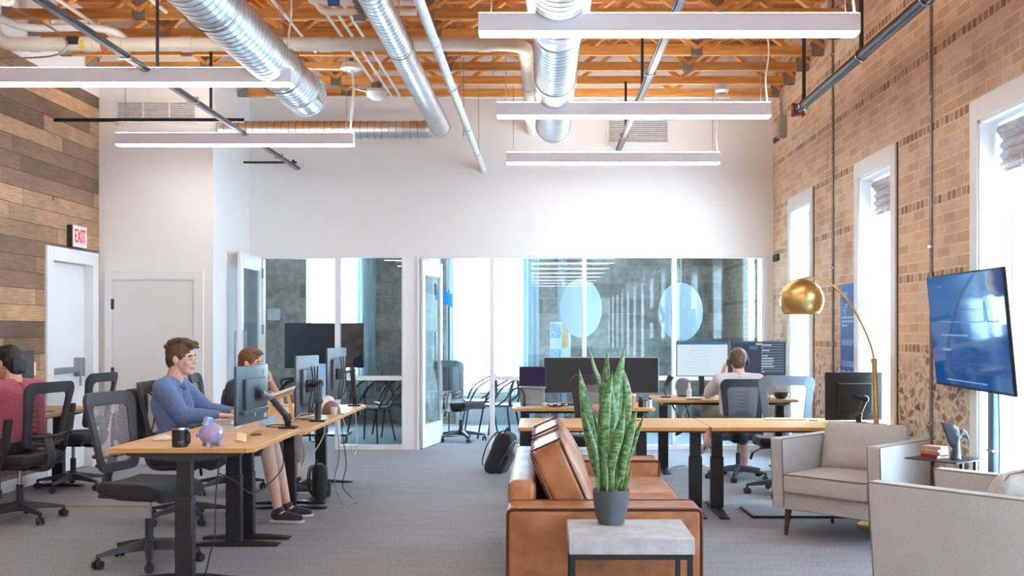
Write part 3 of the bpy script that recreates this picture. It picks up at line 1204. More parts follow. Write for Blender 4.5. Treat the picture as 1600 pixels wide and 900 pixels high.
def spiral_tube(p, r, n):
    mb = MB().tube(p, r, n)
    for i in range(len(p) - 1):
        if i % 4 < 3:
            for k in range(n):
                mb.mi[i * n + k] = 1
    return mb


def band(mb, p, axis, r, w=.03):
    p, axis = V(p), V(axis).normalized()
    mb.cyl(p - axis * w / 2, p + axis * w / 2, r, n=40)


# left duct: ends in an open collar with a side register
XD, ZD = -2.13, 3.59
t = thing('spiral_duct', 'wide silver spiral duct ending in mid-air at the upper left', 'duct', (XD, 9.1, ZD))
p, r_ = spiral([(0, -7.5, 0), (0, -.32, 0)], .175)
spiral_tube(p, r_, 40).build('duct_run', [M['duct'], M['duct_seam']], t, angle=20)
b = MB().cyl((0, -.34, 0), (0, 0, 0), .180, n=40)
band(b, (0, -.02, 0), (0, 1, 0), .187)
band(b, (0, -.32, 0), (0, 1, 0), .187)
b.build('end_collar', M['duct'], t)
b = MB()
for k in range(7):
    b.box((.172, -.17, -.07 + k * .024), (.02, .2, .012), (0, R(-20), 0))
b.bx(.168, .176, -.28, -.06, -.09, .10)
b.build('register', M['vent_dark'], t)
for y in (-.9, -2.6, -4.4):
    MB().cyl((.0, y, .17), (0, y, .72), .004, n=6).tube([(.19 * math.sin(a), y, .19 * math.cos(a)) for a in [2 * PI * k / 32 for k in range(32)]], .006, 5, True).build('duct_hanger', M['cable'], t)

# middle duct with an elbow to the left
XE, ZE, YE = -1.157, 3.757, 11.5
t = thing('spiral_duct', 'narrow silver spiral duct with an elbow turning left at the back wall', 'duct', (XE, YE, ZE))
p, r_ = spiral([(0, -9.5, 0), (0, -.16, 0)], .104, .08, .0018)
spiral_tube(p, r_, 32).build('duct_run', [M['duct'], M['duct_seam']], t, angle=20)
pts = [(-.18 + .18 * math.cos(a), -.18 + .18 * math.sin(a) + .02, 0) for a in [PI / 2 * k / 8 for k in range(9)]]
b = MB().tube(pts, .108, 32)
band(b, (0, -.16, 0), (0, 1, 0), .114)
band(b, (-.2, .02, 0), (1, 0, 0), .114)
b.build('elbow', M['duct'], t)
p, r_ = spiral([(-.18, .02, 0), (XC - XE + .01, .02, 0)], .104, .08, .0018)
spiral_tube(p, r_, 32).build('branch_run', [M['duct'], M['duct_seam']], t, angle=20)
MB().cyl((0, -3.4, .1), (0, -3.4, .54), .004, n=6).tube([(.113 * math.sin(a), -3.4, .113 * math.cos(a)) for a in [2 * PI * k / 32 for k in range(32)]], .005, 5, True).build('duct_hanger', M['cable'], t)

# right duct with a reducer
t = thing('spiral_duct', 'silver spiral duct with a reducer, above the middle right pendants', 'duct', (.096, 10.7, 3.64))
p, r_ = spiral([(0, -9.0, .03), (0, -3.75, .03)], .215)
spiral_tube(p, r_, 40).build('wide_run', [M['duct'], M['duct_seam']], t, angle=20)
MB().lathe([(.222, 0), (.222, .03), (.19, .24), (.182, .26)], 40, (0, -3.75, .02), rot_to((0, 1, -.04))).build('reducer', M['duct'], t)
p, r_ = spiral([(0, -3.5, 0), (0, -.05, 0)], .175)
spiral_tube(p, r_, 40).build('narrow_run', [M['duct'], M['duct_seam']], t, angle=20)
b = MB()
for y in (-3.47, -2.1, -1.3, -.02):
    b = MB()
    band(b, (0, y, 0), (0, 1, 0), .186, .035)
    b.build('collar', M['duct'], t)
MB().lathe([(.176, 0), (.16, .03), (.02, .032)], 40, (0, -.03, 0), rot_to((0, 1, 0))).build('end_cap', M['duct'], t)
for y in (-2.9, -.7):
    MB().cyl((.0, y, .17), (0, y, .66), .004, n=6).build('duct_hanger', M['cable'], t)

# ---- large cream drain pipe across the room
t = thing('drain_pipe', 'thick cream pipe running across under the trusses and turning to the back wall', 'pipe', (0, 8.84, 3.98))
pts = [(-4.78, 0, .35), (-4.78, 0, .16)] + [(-4.62 - .16 * math.cos(a), 0, .16 - .16 * math.sin(a)) for a in [PI / 2 * k / 6 for k in range(1, 7)]] + [(-3.9, 0, 0), (-.36, 0, 0)]
pts += [(-.36 + .2 * math.sin(a), .2 - .2 * math.cos(a), 0) for a in [PI / 2 * k / 6 for k in range(1, 7)]] + [(-.16, 3.86, 0)]
MB().tube(pts, .061, 20).build('pipe_run', M['pvc'], t)
b = MB()
for x in (-4.42, -3.95, -3.70, -3.1, -1.9, -.52):
    MB().cyl((x - .05, 0, 0), (x + .05, 0, 0), .068, n=20).build('coupling', M['pvc'], t)
for y in (.30, 1.5, 3.0):
    MB().cyl((-.16, y, 0), (-.16, y + .09, 0), .068, n=20).build('coupling', M['pvc'], t)
MB().cyl((-3.83, 0, 0), (-3.78, 0, 0), .070, n=20).build('rubber_sleeve', M['orange'], t)
b = MB().bx(-4.12, -4.02, -.075, .02, -.02, .05)
b.build('cleanout_cap', M['black_plastic'], t, bevel=.004)
MB().box((-3.99, -.068, -.02), (.035, .006, .07)).build('pipe_tag', M['yellow'], t)
pts = spline([(-5.0 + .06, -.05, .34), (-4.72, -.05, .22), (-4.45, -.05, .13), (-3.95, -.05, .13), (-3.72, -.03, .10), (-3.62, 0, .03)], 6)
MB().tube(pts, .034, 14).build('vent_branch', M['white_pipe'], t)
MB().tube(spline([(-4.6, -.12, .3), (-4.25, -.1, .12), (-4.1, -.09, -.02), (-4.25, -.09, -.13), (-4.93, -.08, -.15)], 6), .008, 6).build('grey_cable', M['cable'], t)
MB().cyl((-4.3, .02, .05), (-4.3, .02, .33), .006, n=6).cyl((-1.2, 0, .05), (-1.2, 0, .33), .006, n=6).build('pipe_hanger', M['cable'], t)

# ---- sprinkler pipe by the brick wall
t = thing('sprinkler_pipe', 'black steel sprinkler pipe with a red end cap along the brick wall', 'pipe', (2.37, 9.5, 3.55))
MB().cyl((0, -7, 0), (0, 0, 0), .04, n=20).build('pipe_run', M['black_pipe'], t)
b = MB().cyl((0, -.05, 0), (0, .04, 0), .056, n=20)
for k in range(4):
    a = PI / 4 + k * PI / 2
    b.box((.065 * math.cos(a), -.005, .065 * math.sin(a)), (.03, .05, .03), (0, -a, 0))
b.build('end_cap', M['red_cap'], t)
for y in (-.22, -1.9, -3.2):
    MB().cyl((0, y, .03), (0, y, .76), .017, n=10).build('hanger_rod', M['black_metal'], t)
    MB().tube([(.045 * math.sin(a), y, .045 * math.cos(a)) for a in [2 * PI * k / 24 for k in range(24)]], .006, 5, True).build('hanger_ring', M['chrome'], t)

# ---- strut channels carrying conduit toward the back wall
for (x, z, l, yy, lab) in ((.93, 3.74, 10, 12.68, 'grey ribbed conduit strut right of the duct, running to the back wall'), (-3.07, 3.50, 10, 12.68, 'grey ribbed conduit strut slanting past the left pendants')):
    t = thing('conduit_strut', lab, 'conduit', (x, yy, z))
    MB().bx(-.02, .02, -l, 0, -.014, .027).build('channel', M['strut'], t, smooth=False)
    b = MB().cyl((-.028, -l, .005), (-.028, -.01, .005), .011, n=10).cyl((.028, -l, .005), (.028, -.01, .005), .011, n=10)
    b.build('conduit', M['black_pipe'], t)
    b = MB()
    for k in range(5):
        b.bx(-.05, .05, -.9 - k * 1.45, -.87 - k * 1.45, -.02, .034)
    b.build('pipe_strap', M['chrome'], t, smooth=False)
    for k, y in enumerate((-1.1, -3.05) if x > 0 else (-3.3, -4.6)):
        MB().cyl((.0, y, .02), (0, y, 4.32 - z), .014, n=8).build('hanger_rod', M['black_metal'], t)
tag(MB().bx(XL, -3.03, 10.27, 10.30, 3.60, 3.635).build('wall_bracket', M['black_metal'], bevel=.003), 'long black bracket rod reaching out from the plank wall', 'bracket')
tag(MB().bx(XC, -3.03, 12.45, 12.475, 3.535, 3.56).bx(-3.085, -3.055, 12.45, 12.475, 3.52, 3.58).build('wall_bracket', M['black_metal'], bevel=.003), 'short black bracket rod beside the white column', 'bracket')

# ---- white round pipe beside the middle duct
t = thing('white_pipe', 'slim white pipe running beside the elbowed duct', 'pipe', (-.756, 12.68, 3.49))
MB().cyl((0, -9, 0), (0, 0, 0), .033, n=16).build('pipe_run', M['white_pipe'], t)
b = MB()
for y in (-.02, -1.2, -2.6, -4.3, -5.6):
    MB().cyl((0, y - .03, 0), (0, y + .02, 0), .041, n=16).build('coupling', M['white_pipe'], t)
for y in (-.9, -3.5):
    MB().cyl((0, y, .03), (0, y, .83), .004, n=6).build('pipe_hanger', M['cable'], t)

# ---- four thin conduits and the cross run they bend into
for k, (x, l) in enumerate(((-1.70, 'rightmost'), (-1.80, 'second from right'), (-1.90, 'third from right'))):
    yb2 = 12.05
    pts = [(x, 6.0, 4.255), (x, yb2 - .06, 4.255), (x - .02, yb2 - .02, 4.255), (x - .06, yb2, 4.255), (-3.3, yb2, 4.255 - k * .0005)]
    pts[-1] = (-3.3 if k == 0 else x - .09, yb2, 4.255)
    tag(MB().tube(pts, .014, 8).build('conduit', M['white_pipe']), 'thin white ceiling conduit, %s of the parallel set by the narrow duct' % l, 'conduit', 'thin conduits')
tag(MB().cyl((-2.27, 6.0, 4.255), (-2.27, 10.1, 4.255), .014, n=8).build('conduit', M['white_pipe']), 'thin white ceiling conduit, leftmost, ending at a round junction box', 'conduit', 'thin conduits')
tag(MB().cyl((-1.6, 12.07, 4.255), (2.2, 12.07, 4.255), .012, n=8).build('conduit', M['white_pipe']), 'thin white conduit crossing behind the right duct', 'conduit', 'thin conduits')
for (x, y0, y1, l) in ((-4.02, 5.5, 9.6, 'pale conduit left of the dark strut, upper left corner'), (-4.16, 5.5, 9.6, 'outer pale conduit in the upper left corner'), (-3.25, 5.5, 8.75, 'pale conduit stub between strut and wide duct')):
    tag(MB().cyl((x, y0, 4.23), (x, y1, 4.23), .017, n=8).build('conduit', M['pvc']), l, 'conduit', 'thin conduits')

# ---- round junction box and dome lamp
t = thing('junction_box', 'round white junction box under the trusses with cables', 'junction box', (-2.0, 10.55, 4.20))
MB().lathe([(.09, .06), (.10, .05), (.11, .0), (.08, -.015), (.01, -.016)], 24).build('cover', M['white_pipe'], t)
MB().cyl((0, 0, .05), (0, 0, .11), .03).build('stem', M['strut'], t)
MB().tube(spline([(0.02, 0, -.01), (.03, .0, -.3), (.0, -.02, -.62), (.04, -.03, -.68)], 8), .011, 6).build('drop_cord', M['cord'], t)
MB().cyl((-.1, 0, .0), (-1.2, 0, .02), .011, n=6).build('side_conduit', M['cord'], t)
t = thing('dome_light', 'small white dome fixture hung under the trusses', 'light', (-1.76, 10.7, 4.0))
MB().lathe([(.01, -.09), (.05, -.085), (.10, -.05), (.115, -.01), (.105, .02), (.06, .03)], 28).build('dome', M['white_pipe'], t)
MB().lathe([(.06, .03), (.06, .09), (.02, .11)], 16).build('canopy', M['strut'], t)
MB().cyl((0, 0, .1), (.05, 0, .33), .005, n=6).cyl((0, 0, .1), (-.05, 0, .33), .005, n=6).build('cable', M['cord'], t)
MB().tube(spline([(-.1, 0, 0), (-.18, 0, .02), (-.27, 0, .05)], 6), .009, 6).build('lead', M['cord'], t)

# ---- insulated pipes with a valve, upper middle
t = thing('insulated_pipes', 'pair of white insulated pipes with bends and a grey valve', 'pipe', (-1.9, 8.3, 4.12))
b = MB()
for dz, xl in ((.05, -.02), (-.03, .06)):
    pts = [(xl, 0, .3), (xl, 0, dz + .08)] + [(xl + .08 - .08 * math.cos(a), 0, dz + .08 - .08 * math.sin(a)) for a in [PI / 2 * k / 5 for k in range(1, 6)]] + [(.86, 0, dz)]
    b.tube(pts, .03, 12)
b.build('pipe_run', M['pvc'], t)
b = MB()
for k in range(6):
    b.box((.36 + k * .012, -.03, .07 - k * .025), (.05, .05, .02))
b.box((.40, -.02, -.09), (.09, .06, .05))
b.build('valve', M['strut'], t, bevel=.003)
MB().cyl((.14, 0, .055), (.24, 0, .055), .036, n=14).build('pipe_wrap', M['banner'], t)

# coiled pipework in the far upper left corner
t = thing('pipe_bundle', 'bundle of pale hoses and fittings in the upper left corner', 'pipe', (-4.6, 8.4, 4.2))
b = MB()
for k in range(3):
    b.tube(spline([(-.3, 0, .3), (-.2 + k * .1, -.05, .05), (.1 + k * .05, -.1 + k * .05, .0), (.25, -.05, .1 + k * .05), (.3 + k * .04, 0, .35)], 6), .017 + .004 * k, 8)
b.build('hose', M['cord'], t)
b = MB()
for k in range(8):
    b.cyl((-.25 + .012 * k, -.05, .0 + k * .025), (-.25 + .012 * k, .05, .0 + k * .025), .03, n=10)
b.build('fitting', M['strut'], t)

# thin drop cables that hang from the trusses on the right
for (x, y, z0, l) in ((-.83, 10.5, 3.49, 'beside the slim white pipe'), (-.02, 11.2, 3.9, 'left of the far right pendant'), (-.48, 9.6, 3.9, 'between narrow duct and drain elbow')):
    tag(MB().cyl((x, y, z0), (x, y, 4.31), .005, n=6).build('hanging_wire', M['cable']), 'thin wire hanging from the trusses ' + l, 'wire')

# smoke detector on the truss
t = thing('smoke_detector', 'white smoke detector on an orange truss at right', 'detector', (2.03, 11.62, 4.2))
MB().lathe([(.06, .0), (.08, .03), (.07, .075), (.06, .10)], 20).build('body', M['white_pipe'], t)
MB().lathe([(.03, -.012), (.05, -.008), (.055, .005)], 16).build('sensor', M['strut'], t)

# vents
def vent(lab, x0, x1, z0, z1, y, bars):
    t = thing('air_vent', lab, 'vent', ((x0 + x1) / 2, y, (z0 + z1) / 2))
    w, h = (x1 - x0) / 2, (z1 - z0) / 2
    MB().bx(-w, w, -.004, 0, -h, h).build('backing', M['vent_dark'], t, smooth=False)
    f = MB().bx(-w - .02, -w + .012, -.014, 0, -h - .02, h + .02).bx(w - .012, w + .02, -.014, 0, -h - .02, h + .02).bx(-w, w, -.014, 0, h - .01, h + .02).bx(-w, w, -.014, 0, -h - .02, -h + .01)
    for k in range(1, bars):
        x = -w + 2 * w * k / bars
        f.bx(x - .008, x + .008, -.016, 0, -h, h)
    f.build('frame', M['trim'], t, smooth=False)
    s = MB()
    n = int(2 * h / .024)
    for k in range(n):
        s.box((0, -.008, -h + 2 * h * (k + .5) / n), (2 * w, .016, .010), (R(35), 0, 0))
    s.build('louver', M['vent'], t, smooth=False)


vent('wide white louvered air vent on the column above the pale door', -4.75, -3.87, 3.79, 4.04, YC, 3)
vent('white louvered air vent on the back wall between right pendants', .80, 1.55, 3.83, 4.12, YB, 1)

# fittings on the brick wall
for (y, l) in ((10.04, 'thin grey vertical conduit on the brick between the two far windows'), (7.49, 'grey vertical conduit on the brick behind the television')):
    t = thing('wall_conduit', l, 'conduit', (XR - .012, y, 0))
    MB().cyl((0, 0, .02), (0, 0, 4.9), .011, n=8).build('tube', M['strut'], t)
    b = MB()
    for z in (.8, 2.1, 3.2, 4.2):
        b.bx(-.014, .012, -.03, .03, z, z + .02)
    b.build('clip', M['chrome'], t)
t = thing('electrical_box', 'small grey electrical box with looped conduit high on the brick', 'electrical box', (XR, 12.05, 3.9))
MB().bx(-.09, 0, -.07, .07, -.13, .13).build('box', M['box_grey'], t, bevel=.006)
MB().tube(spline([(-.045, -.03, .12), (-.05, -.04, .35), (-.05, -.1, .45), (-.05, -.3, .52)], 6), .011, 6).tube(spline([(-.045, .03, .12), (-.05, .05, .3), (-.05, .02, .42), (-.05, -.06, .44)], 6), .011, 6).build('conduit', M['cable'], t)
tag(MB().bx(XR - .03, XR, 12.35, 12.6, 2.34, 2.42).build('wall_plate', M['black_plastic'], bevel=.004), 'small dark plate on the brick beside the far window', 'wall plate')
tag(MB().bx(XR - .03, XR, 12.35, 12.58, 3.80, 3.86).build('wall_plate', M['black_plastic'], bevel=.004), 'small dark plate high on the brick near the electrical box', 'wall plate')

# exit sign over the plank wall door
t = thing('exit_sign', 'red and white EXIT sign on the plank wall above the door', 'sign', (XL, 10.72, 2.475))
MB().bx(0, .055, -.165, .165, -.115, .115).build('case', M['black_plastic'], t, bevel=.004)
MB().bx(.055, .062, -.155, .165, -.11, .115).build('face', M['exit_face'], t, bevel=.002)
text_mesh('EXIT', .20, .003, 'lettering', M['exit_red'], t, Matrix.Translation((.064, .0, 0)) @ Matrix(((0, 0, 1, 0), (1, 0, 0, 0), (0, 1, 0, 0), (0, 0, 0, 1))), sx=.62)
t = thing('light_switch', 'white light switch plate on the plank wall left of the door', 'light switch', (XL, 9.85, 1.12))
MB().bx(0, .012, -.045, .045, -.065, .065).build('plate', M['trim'], t, bevel=.003)
MB().bx(.012, .018, -.015, .015, -.03, .03).build('rocker', M['trim'], t, bevel=.002)
# ================================================================ desks
def make_desk(label, x0, x1, y0, y1, z, along='Y', group=None, inset=(.10, .10), foot=.62, mods=None, cols=None):
    """height-adjustable desk on two T legs; 'along' is the long side"""
    t = thing('standing_desk', label, 'desk', ((x0 + x1) / 2, (y0 + y1) / 2, 0), group=group)
    hx, hy = (x1 - x0) / 2, (y1 - y0) / 2
    c = .035
    poly = [(-hx, -hy), (hx - c, -hy), (hx, -hy + c), (hx, hy - c), (hx - c, hy), (-hx, hy)]
    top = MB().prism(poly, z - .028, z, lambda u, v, w: V((u, v, w))).build('desktop', M['desk' if along == 'Y' else 'desk_x'], t, bevel=.003)
    po = [(-hx - .0015, -hy - .0015), (hx - c, -hy - .0015), (hx + .0015, -hy + c), (hx + .0015, hy - c), (hx - c, hy + .0015), (-hx - .0015, hy + .0015)]
    pi = [(u * .99, v * .99) for u, v in po]
    MB().ring(po, pi, z - .0275, z - .002, lambda u, v, w: V((u, v, w))).build('edge_band', M['edge'], top, smooth=False)
    ly = along == 'Y'
    L = hy if ly else hx
    D = hx if ly else hy
    ends = cols or (-L + inset[0], L - inset[1])

    def P(a, d, zz):            # a along the long side, d across
        return V((d, a, zz)) if ly else V((a, d, zz))
    MB().bar(P(ends[0], 0, z - .06), P(ends[1], 0, z - .06), .09, .035).build('cross_beam', M['black_metal'], t, bevel=.003)
    for e in ends:
        s = -1 if e < 0 else 1
        MB().loft([[P(e + du, -D * .8, z - .03 - dz) for du, dz in ((-.035, 0), (.035, 0), (.035, .02), (-.035, .02))],
                   [P(e + du, -.08, z - .03 - dz) for du, dz in ((-.035, 0), (.035, 0), (.035, .055), (-.035, .055))],
                   [P(e + du, .08, z - .03 - dz) for du, dz in ((-.035, 0), (.035, 0), (.035, .055), (-.035, .055))],
                   [P(e + du, D * .8, z - .03 - dz) for du, dz in ((-.035, 0), (.035, 0), (.035, .02), (-.035, .02))]]).build('support_arm', M['grey_plastic'], t, smooth=False, bevel=.002)
        lg = MB().bar(P(e, 0, .03), P(e, 0, z * .62), *((.07, .105) if not ly else (.105, .07)), up=P(1, 0, 0)).build('leg', M['black_metal'], t, bevel=.006)
        MB().bar(P(e, 0, z * .6), P(e, 0, z - .04), *((.058, .09) if not ly else (.09, .058)), up=P(1, 0, 0)).build('inner_column', M['black_metal'], lg, bevel=.005)
        f = foot / 2
        MB().loft([[P(e + du, d, zz) for du, zz in ((-.04, .004), (.04, .004), (.036, h), (-.036, h))]
                   for d, h in ((-f, .016), (-f * .35, .032), (f * .35, .032), (f, .016))]).build('foot', M['black_metal'], lg, smooth=False, bevel=.003)
    MB().lathe([(.036, z), (.036, z + .004), (.03, z + .005), (.001, z + .005)], 20).build('cable_grommet', M['grey_plastic'], t).location = P(L * .3, D * .45 if not ly else D * .55, 0)
    return t


make_desk('oak standing desk nearest the camera on the left, with a black mug on it', -2.58, -1.72, 6.0, 7.17, .80)
make_desk('middle oak standing desk of the left row, where the man in blue sits', -2.56, -1.70, 7.20, 8.62, .78)
make_desk('far oak standing desk of the left row, with a mauve cap on it', -2.62, -1.76, 8.66, 10.1, .757)
make_desk('shallow oak desk along the plank wall, in front of the pink shirt', -4.92, -4.38, 7.85, 10.05, .75, foot=.46, inset=(.25, .3))
fr1 = make_desk('long oak desk directly behind the leather sofa', -.204, 1.312, 8.0, 8.85, .73, 'X', inset=(.12, .06), foot=.78)
fr2 = make_desk('oak desk beside the arc lamp, between sofa desk and brick wall', 1.32, 2.80, 8.0, 8.85, .73, 'X', inset=(.11, .10), foot=.78)
MB().bar((-.40, -.34, .012), (.42, -.34, .012), .018, .018).bar((-.40, -.34, .012), (-.41, .10, .012), .018, .018).build('floor_rail', M['black_metal'], fr2, smooth=False)
make_desk('cluttered oak desk under the wide curved monitor', -.31, 1.075, 9.80, 10.60, .742, 'X', inset=(.12, .10), foot=.66)
make_desk('oak desk where the man with headphones works', 1.16, 2.62, 10.45, 11.25, .777, 'X', inset=(.11, .11), foot=.70)

# ================================================================ office chairs
def fr(y, z, t):
    """curved back surface: y across, z up, t thickness to the rear"""
    return V((-.215 - .20 * (z - .56) + .55 * y * y - t, y, z))


def make_chair(frame, net, arms, label, group=None, low=False):
    c = thing('office_chair', label, 'office chair', group=group)
    # five-star base
    b = MB().lathe([(.03, .075), (.048, .085), (.048, .14), (.036, .16)], 16)
    for k in range(5):
        a = 2 * PI * k / 5 + .3
        d = V((math.cos(a), math.sin(a), 0))
        n = V((-d.y, d.x, 0))
        rings = []
        for rr, w, z0, z1 in ((.03, .034, .085, .15), (.16, .026, .085, .128), (.29, .019, .075, .10), (.325, .016, .072, .092)):
            p = d * rr
            rings.append([p + n * -w + V((0, 0, z0)), p + n * w + V((0, 0, z0)), p + n * w * .75 + V((0, 0, z1)), p - n * w * .75 + V((0, 0, z1))])
        b.loft(rings)
    base = b.build('base', M['grey_plastic'], c, bevel=.004)
    for k in range(5):
        a = 2 * PI * k / 5 + .3
        d = V((math.cos(a), math.sin(a), 0)) * .315
        q = a + 1.1 + k * .9
        n = V((-math.sin(q), math.cos(q), 0))
        w = MB()
        for s in (-1, 1):
            w.cyl(d + n * (s * .009) + V((0, 0, .029)), d + n * (s * .028) + V((0, 0, .029)), .029, .026, 18)
        w.cyl(d + V((0, 0, .03)), d + V((0, 0, .085)), .009, n=8)
        w.box(d + V((0, 0, .05)), (.03, .016, .03), (0, 0, q))
        w.build('caster', M['black_plastic'], base)
    MB().cyl((0, 0, .15), (0, 0, .285), .026, n=16).build('gas_lift_cover', M['black_plastic'], c)
    MB().cyl((0, 0, .28), (0, 0, .42), .016, n=16).build('gas_lift', M['chrome'], c)
    MB().rbox((-.02, 0, .425), (.22, .17, .05), .02).build('tilt_box', M['black_plastic'], c)
    MB().tube([(.02, .09, .42), (.02, .20, .412), (.02, .27, .37)], .006, 6).cyl((.02, .265, .375), (.02, .285, .315), .013, n=10).build('lever', M['black_plastic'], c)

    def bend(p, u):
        x, y, z = p
        z += -.05 * max(0, u[0]) ** 3 + .012 * (y / .25) ** 2 - .014 * (1 - (u[0]) ** 2) * (1 - u[1] ** 2) * (1 if u[2] > 0 else 0)
        y *= 1 - .10 * max(0, -u[0])
        return (x, y, z)
    MB().rbox((.01, 0, .488), (.50, .50, .085), .04, seg=4, div=6, fn=bend).build('seat', M['black_fab'], c)
    MB().rbox((.0, 0, .448), (.44, .44, .02), .01).build('seat_pan', M['black_plastic'], c)
    # rear spine: a J of flat tube from under the seat to the back frame
    pts = spline([(-.06, 0, .425), (-.18, 0, .408), (-.28, 0, .43), (-.315, 0, .52), (-.285, 0, .62), (-.262, 0, .69)], 7)
    MB().tube(pts, .026, 10, flat=(1.6, .75)).build('spine', frame, c)
    o = rp([(-.19, .585), (.19, .585), (.205, .78), (.248, 1.045), (.205, 1.095), (-.205, 1.095), (-.248, 1.045), (-.205, .78)], [.07, .07, .12, .035, .035, .035, .035, .12], 5)
    i_ = rp([(-.145, .64), (.145, .64), (.152, .78), (.172, .985), (.15, 1.01), (-.15, 1.01), (-.172, .985), (-.152, .78)], [.05, .05, .09, .022, .02, .02, .022, .09], 5)
    bf = MB().ring(o, i_, 0, .03, fr).build('backrest_frame', frame, c, bevel=.007, angle=60)

    def net_(u, v):
        z = .63 + .385 * v
        h = .150 + .026 * v
        return fr((u - .5) * 2 * h, z, .012)
    MB().grid(10, 12, net_).build('mesh_panel', net, bf)
    b = MB()
    for z, w in ((.70, .185), (.64, .165)):
        b.tube([fr(w * math.sin(q), z - .03 * math.cos(q), .05) for q in [-PI / 2 + PI * k / 14 for k in range(15)]], .011, 6)
    b.build('lumbar_bar', frame, bf)
    for s in arms:
        u = MB().tube(spline([(-.04, s * .20, .435), (-.06, s * .27, .44), (-.12, s * .295, .50), (-.16, s * .295, .58)], 6), .022, 8).build('armrest', M['black_plastic'], c)
        MB().rbox((-.17, s * .295, .705), (.035, .075, .25), .017, (0, R(-8), 0)).build('arm_pad', M['black_fab'], u)
    return c


def put(o, x, y, deg):
    o.location = (x, y, 0)
    o.rotation_euler = (0, 0, R(deg))
    return o


ch = make_chair(M['grey_plastic'], M['chair_net_pale'], (), 'empty office chair tucked under the near left desk', 'mesh office chairs')
put(ch, -2.545, 6.56, -14)
cb = copy_tree(ch)
cb['label'] = 'office chair of the man in blue, black backpack hung on its back'
put(cb, -2.80, 8.0, 2)
cc = copy_tree(ch)
cc['label'] = 'office chair of the man in the navy shirt at the far left desk'
put(cc, -2.93, 9.45, 8)
cd = copy_tree(ch)
cd['label'] = 'black office chair partly hidden behind the tall plant'
put(cd, .48, 9.42, 90)
ca = make_chair(M['grey_plastic'], M['chair_net'], (-1, 1), 'office chair of the person in the pink shirt', 'mesh office chairs')
put(ca, -4.12, 8.0, 162)
ce = copy_tree(ca)
ce['label'] = 'empty office chair at the plank wall desk, beside the exit door'
put(ce, -4.45, 9.62, 172)
cw = make_chair(M['black_plastic'], M['chair_net_dark'], (), 'black mesh office chair of the man with headphones', 'mesh office chairs')
put(cw, 1.95, 10.22, 90)
cw.scale = (.94, .94, .93)
cu = make_chair(M['blue_sheen_plastic'], M['chair_net'], (), 'mesh office chair with a bluish reflection put into its frame colour, empty, between desk and far window', 'mesh office chairs')
put(cu, 2.17, 9.26, 84)

# ================================================================ leather sofa (faces +x)
def puff(amt, ax=2):
    def f(p, u):
        k = (1 - u[0] ** 2) * (1 - u[1] ** 2) if ax == 2 else ((1 - u[1] ** 2) * (1 - u[2] ** 2) if ax == 0 else (1 - u[0] ** 2) * (1 - u[2] ** 2))
        q = list(p)
        q[ax] += amt * k * (1 if u[ax] > 0 else -1)
        return q
    return f


def piping(mb, pts, r=.007):
    return mb.tube(pts, r, 6, True)


s = thing('sofa', 'tan brown leather sofa with seams in the centre foreground', 'sofa', (0, 0, 0))
s.location = (.31, 6.30, 0)
X0, X1, Y0, Y1 = -.505, .505, -1.10, 1.10
MB().rbox((.02, 0, .19), (.95, 1.7, .24), .03).build('base', M['leather'], s)
for sy in (-1, 1):
    y = sy * (1.10 - .14)
    a = MB().rbox((0, y, .32), (1.01, .28, .53), .035, div=6, fn=puff(.008, 1)).build('arm', M['leather'], s)
    p = MB()
    for yy in (-.135, .135):
        p = MB()
        loop = rp([(-.497, .075), (.497, .075), (.497, .58), (-.497, .58)], .03, 4)
        piping(p, [(u, y + yy, w) for u, w in loop], .008).build('seam', M['seam'], a)
b_ = MB().rbox((-.43, 0, .40), (.15, 1.66, .575), .04, div=6).build('back', M['leather'], s)
for sy in (-1, 1):
    y = sy * .405
    c = MB().rbox((.14, y, .40), (.78, .80, .16), .05, seg=4, div=6, fn=puff(.025)).build('seat_cushion', M['leather'], s)
    p = MB()
    for zz in (.335, .452):
        piping(p, [(.14 + u, y + v, zz) for u, v in rp([(-.385, -.395), (.385, -.395), (.385, .395), (-.385, .395)], .04, 4)], .006)
    p.build('seam', M['seam'], c)
    Mx = Euler((0, R(-24), 0)).to_matrix()
    cen = V((-.20, y, .635))

    def wr(q, u):
        k = (1 - u[1] ** 2) * (1 - u[2] ** 2)
        x = q[0] + .045 * k * (1 if u[0] > 0 else -.5)
        return (x, q[1], q[2] + .006 * math.sin(q[1] * 22))
    c = MB().rbox(cen, (.20, .79, .50), .05, Mx, seg=4, div=8, fn=wr).build('back_cushion', M['leather'], s)
    p = MB()
    for xx in (-.088, .088):
        piping(p, [cen + Mx @ V((xx, u, w)) for u, w in rp([(-.388, -.243), (.388, -.243), (.388, .243), (-.388, .243)], .05, 4)], .007)
    for yy in (-.30, .30):
        p.tube([cen + Mx @ V((q, yy, .252)) for q in (-.088, -.04, .04, .088)], .006, 6)
    p.build('seam', M['seam'], c)
for x in (-.42, .42):
    for y in (-1.0, 1.0):
        MB().cyl((x, y, 0), (x, y, .075), .022, .028).build('foot', M['walnut'], s)

# ================================================================ side table and plant
t = thing('side_table', 'low side table with a grey concrete top and thin black legs', 'side table', (.4, 4.865, 0))
MB().bx(-.287, .287, -.235, .235, .475, .55).build('top', M['concrete'], t, bevel=.004)
for x in (-.268, .268):
    for y in (-.216, .216):
        MB().bx(x - .0125, x + .0125, y - .0125, y + .0125, 0, .45).build('leg', M['black_metal'], t, bevel=.002)
for z0, z1 in ((.45, .475), (0, .022)):
    MB().ring([(-.28, -.2285), (.28, -.2285), (.28, .2285), (-.28, .2285)], [(-.255, -.2035), (.255, -.2035), (.255, .2035), (-.255, .2035)], z0, z1, lambda u, v, w: V((u, v, w))).build('frame', M['black_metal'], t, smooth=False)

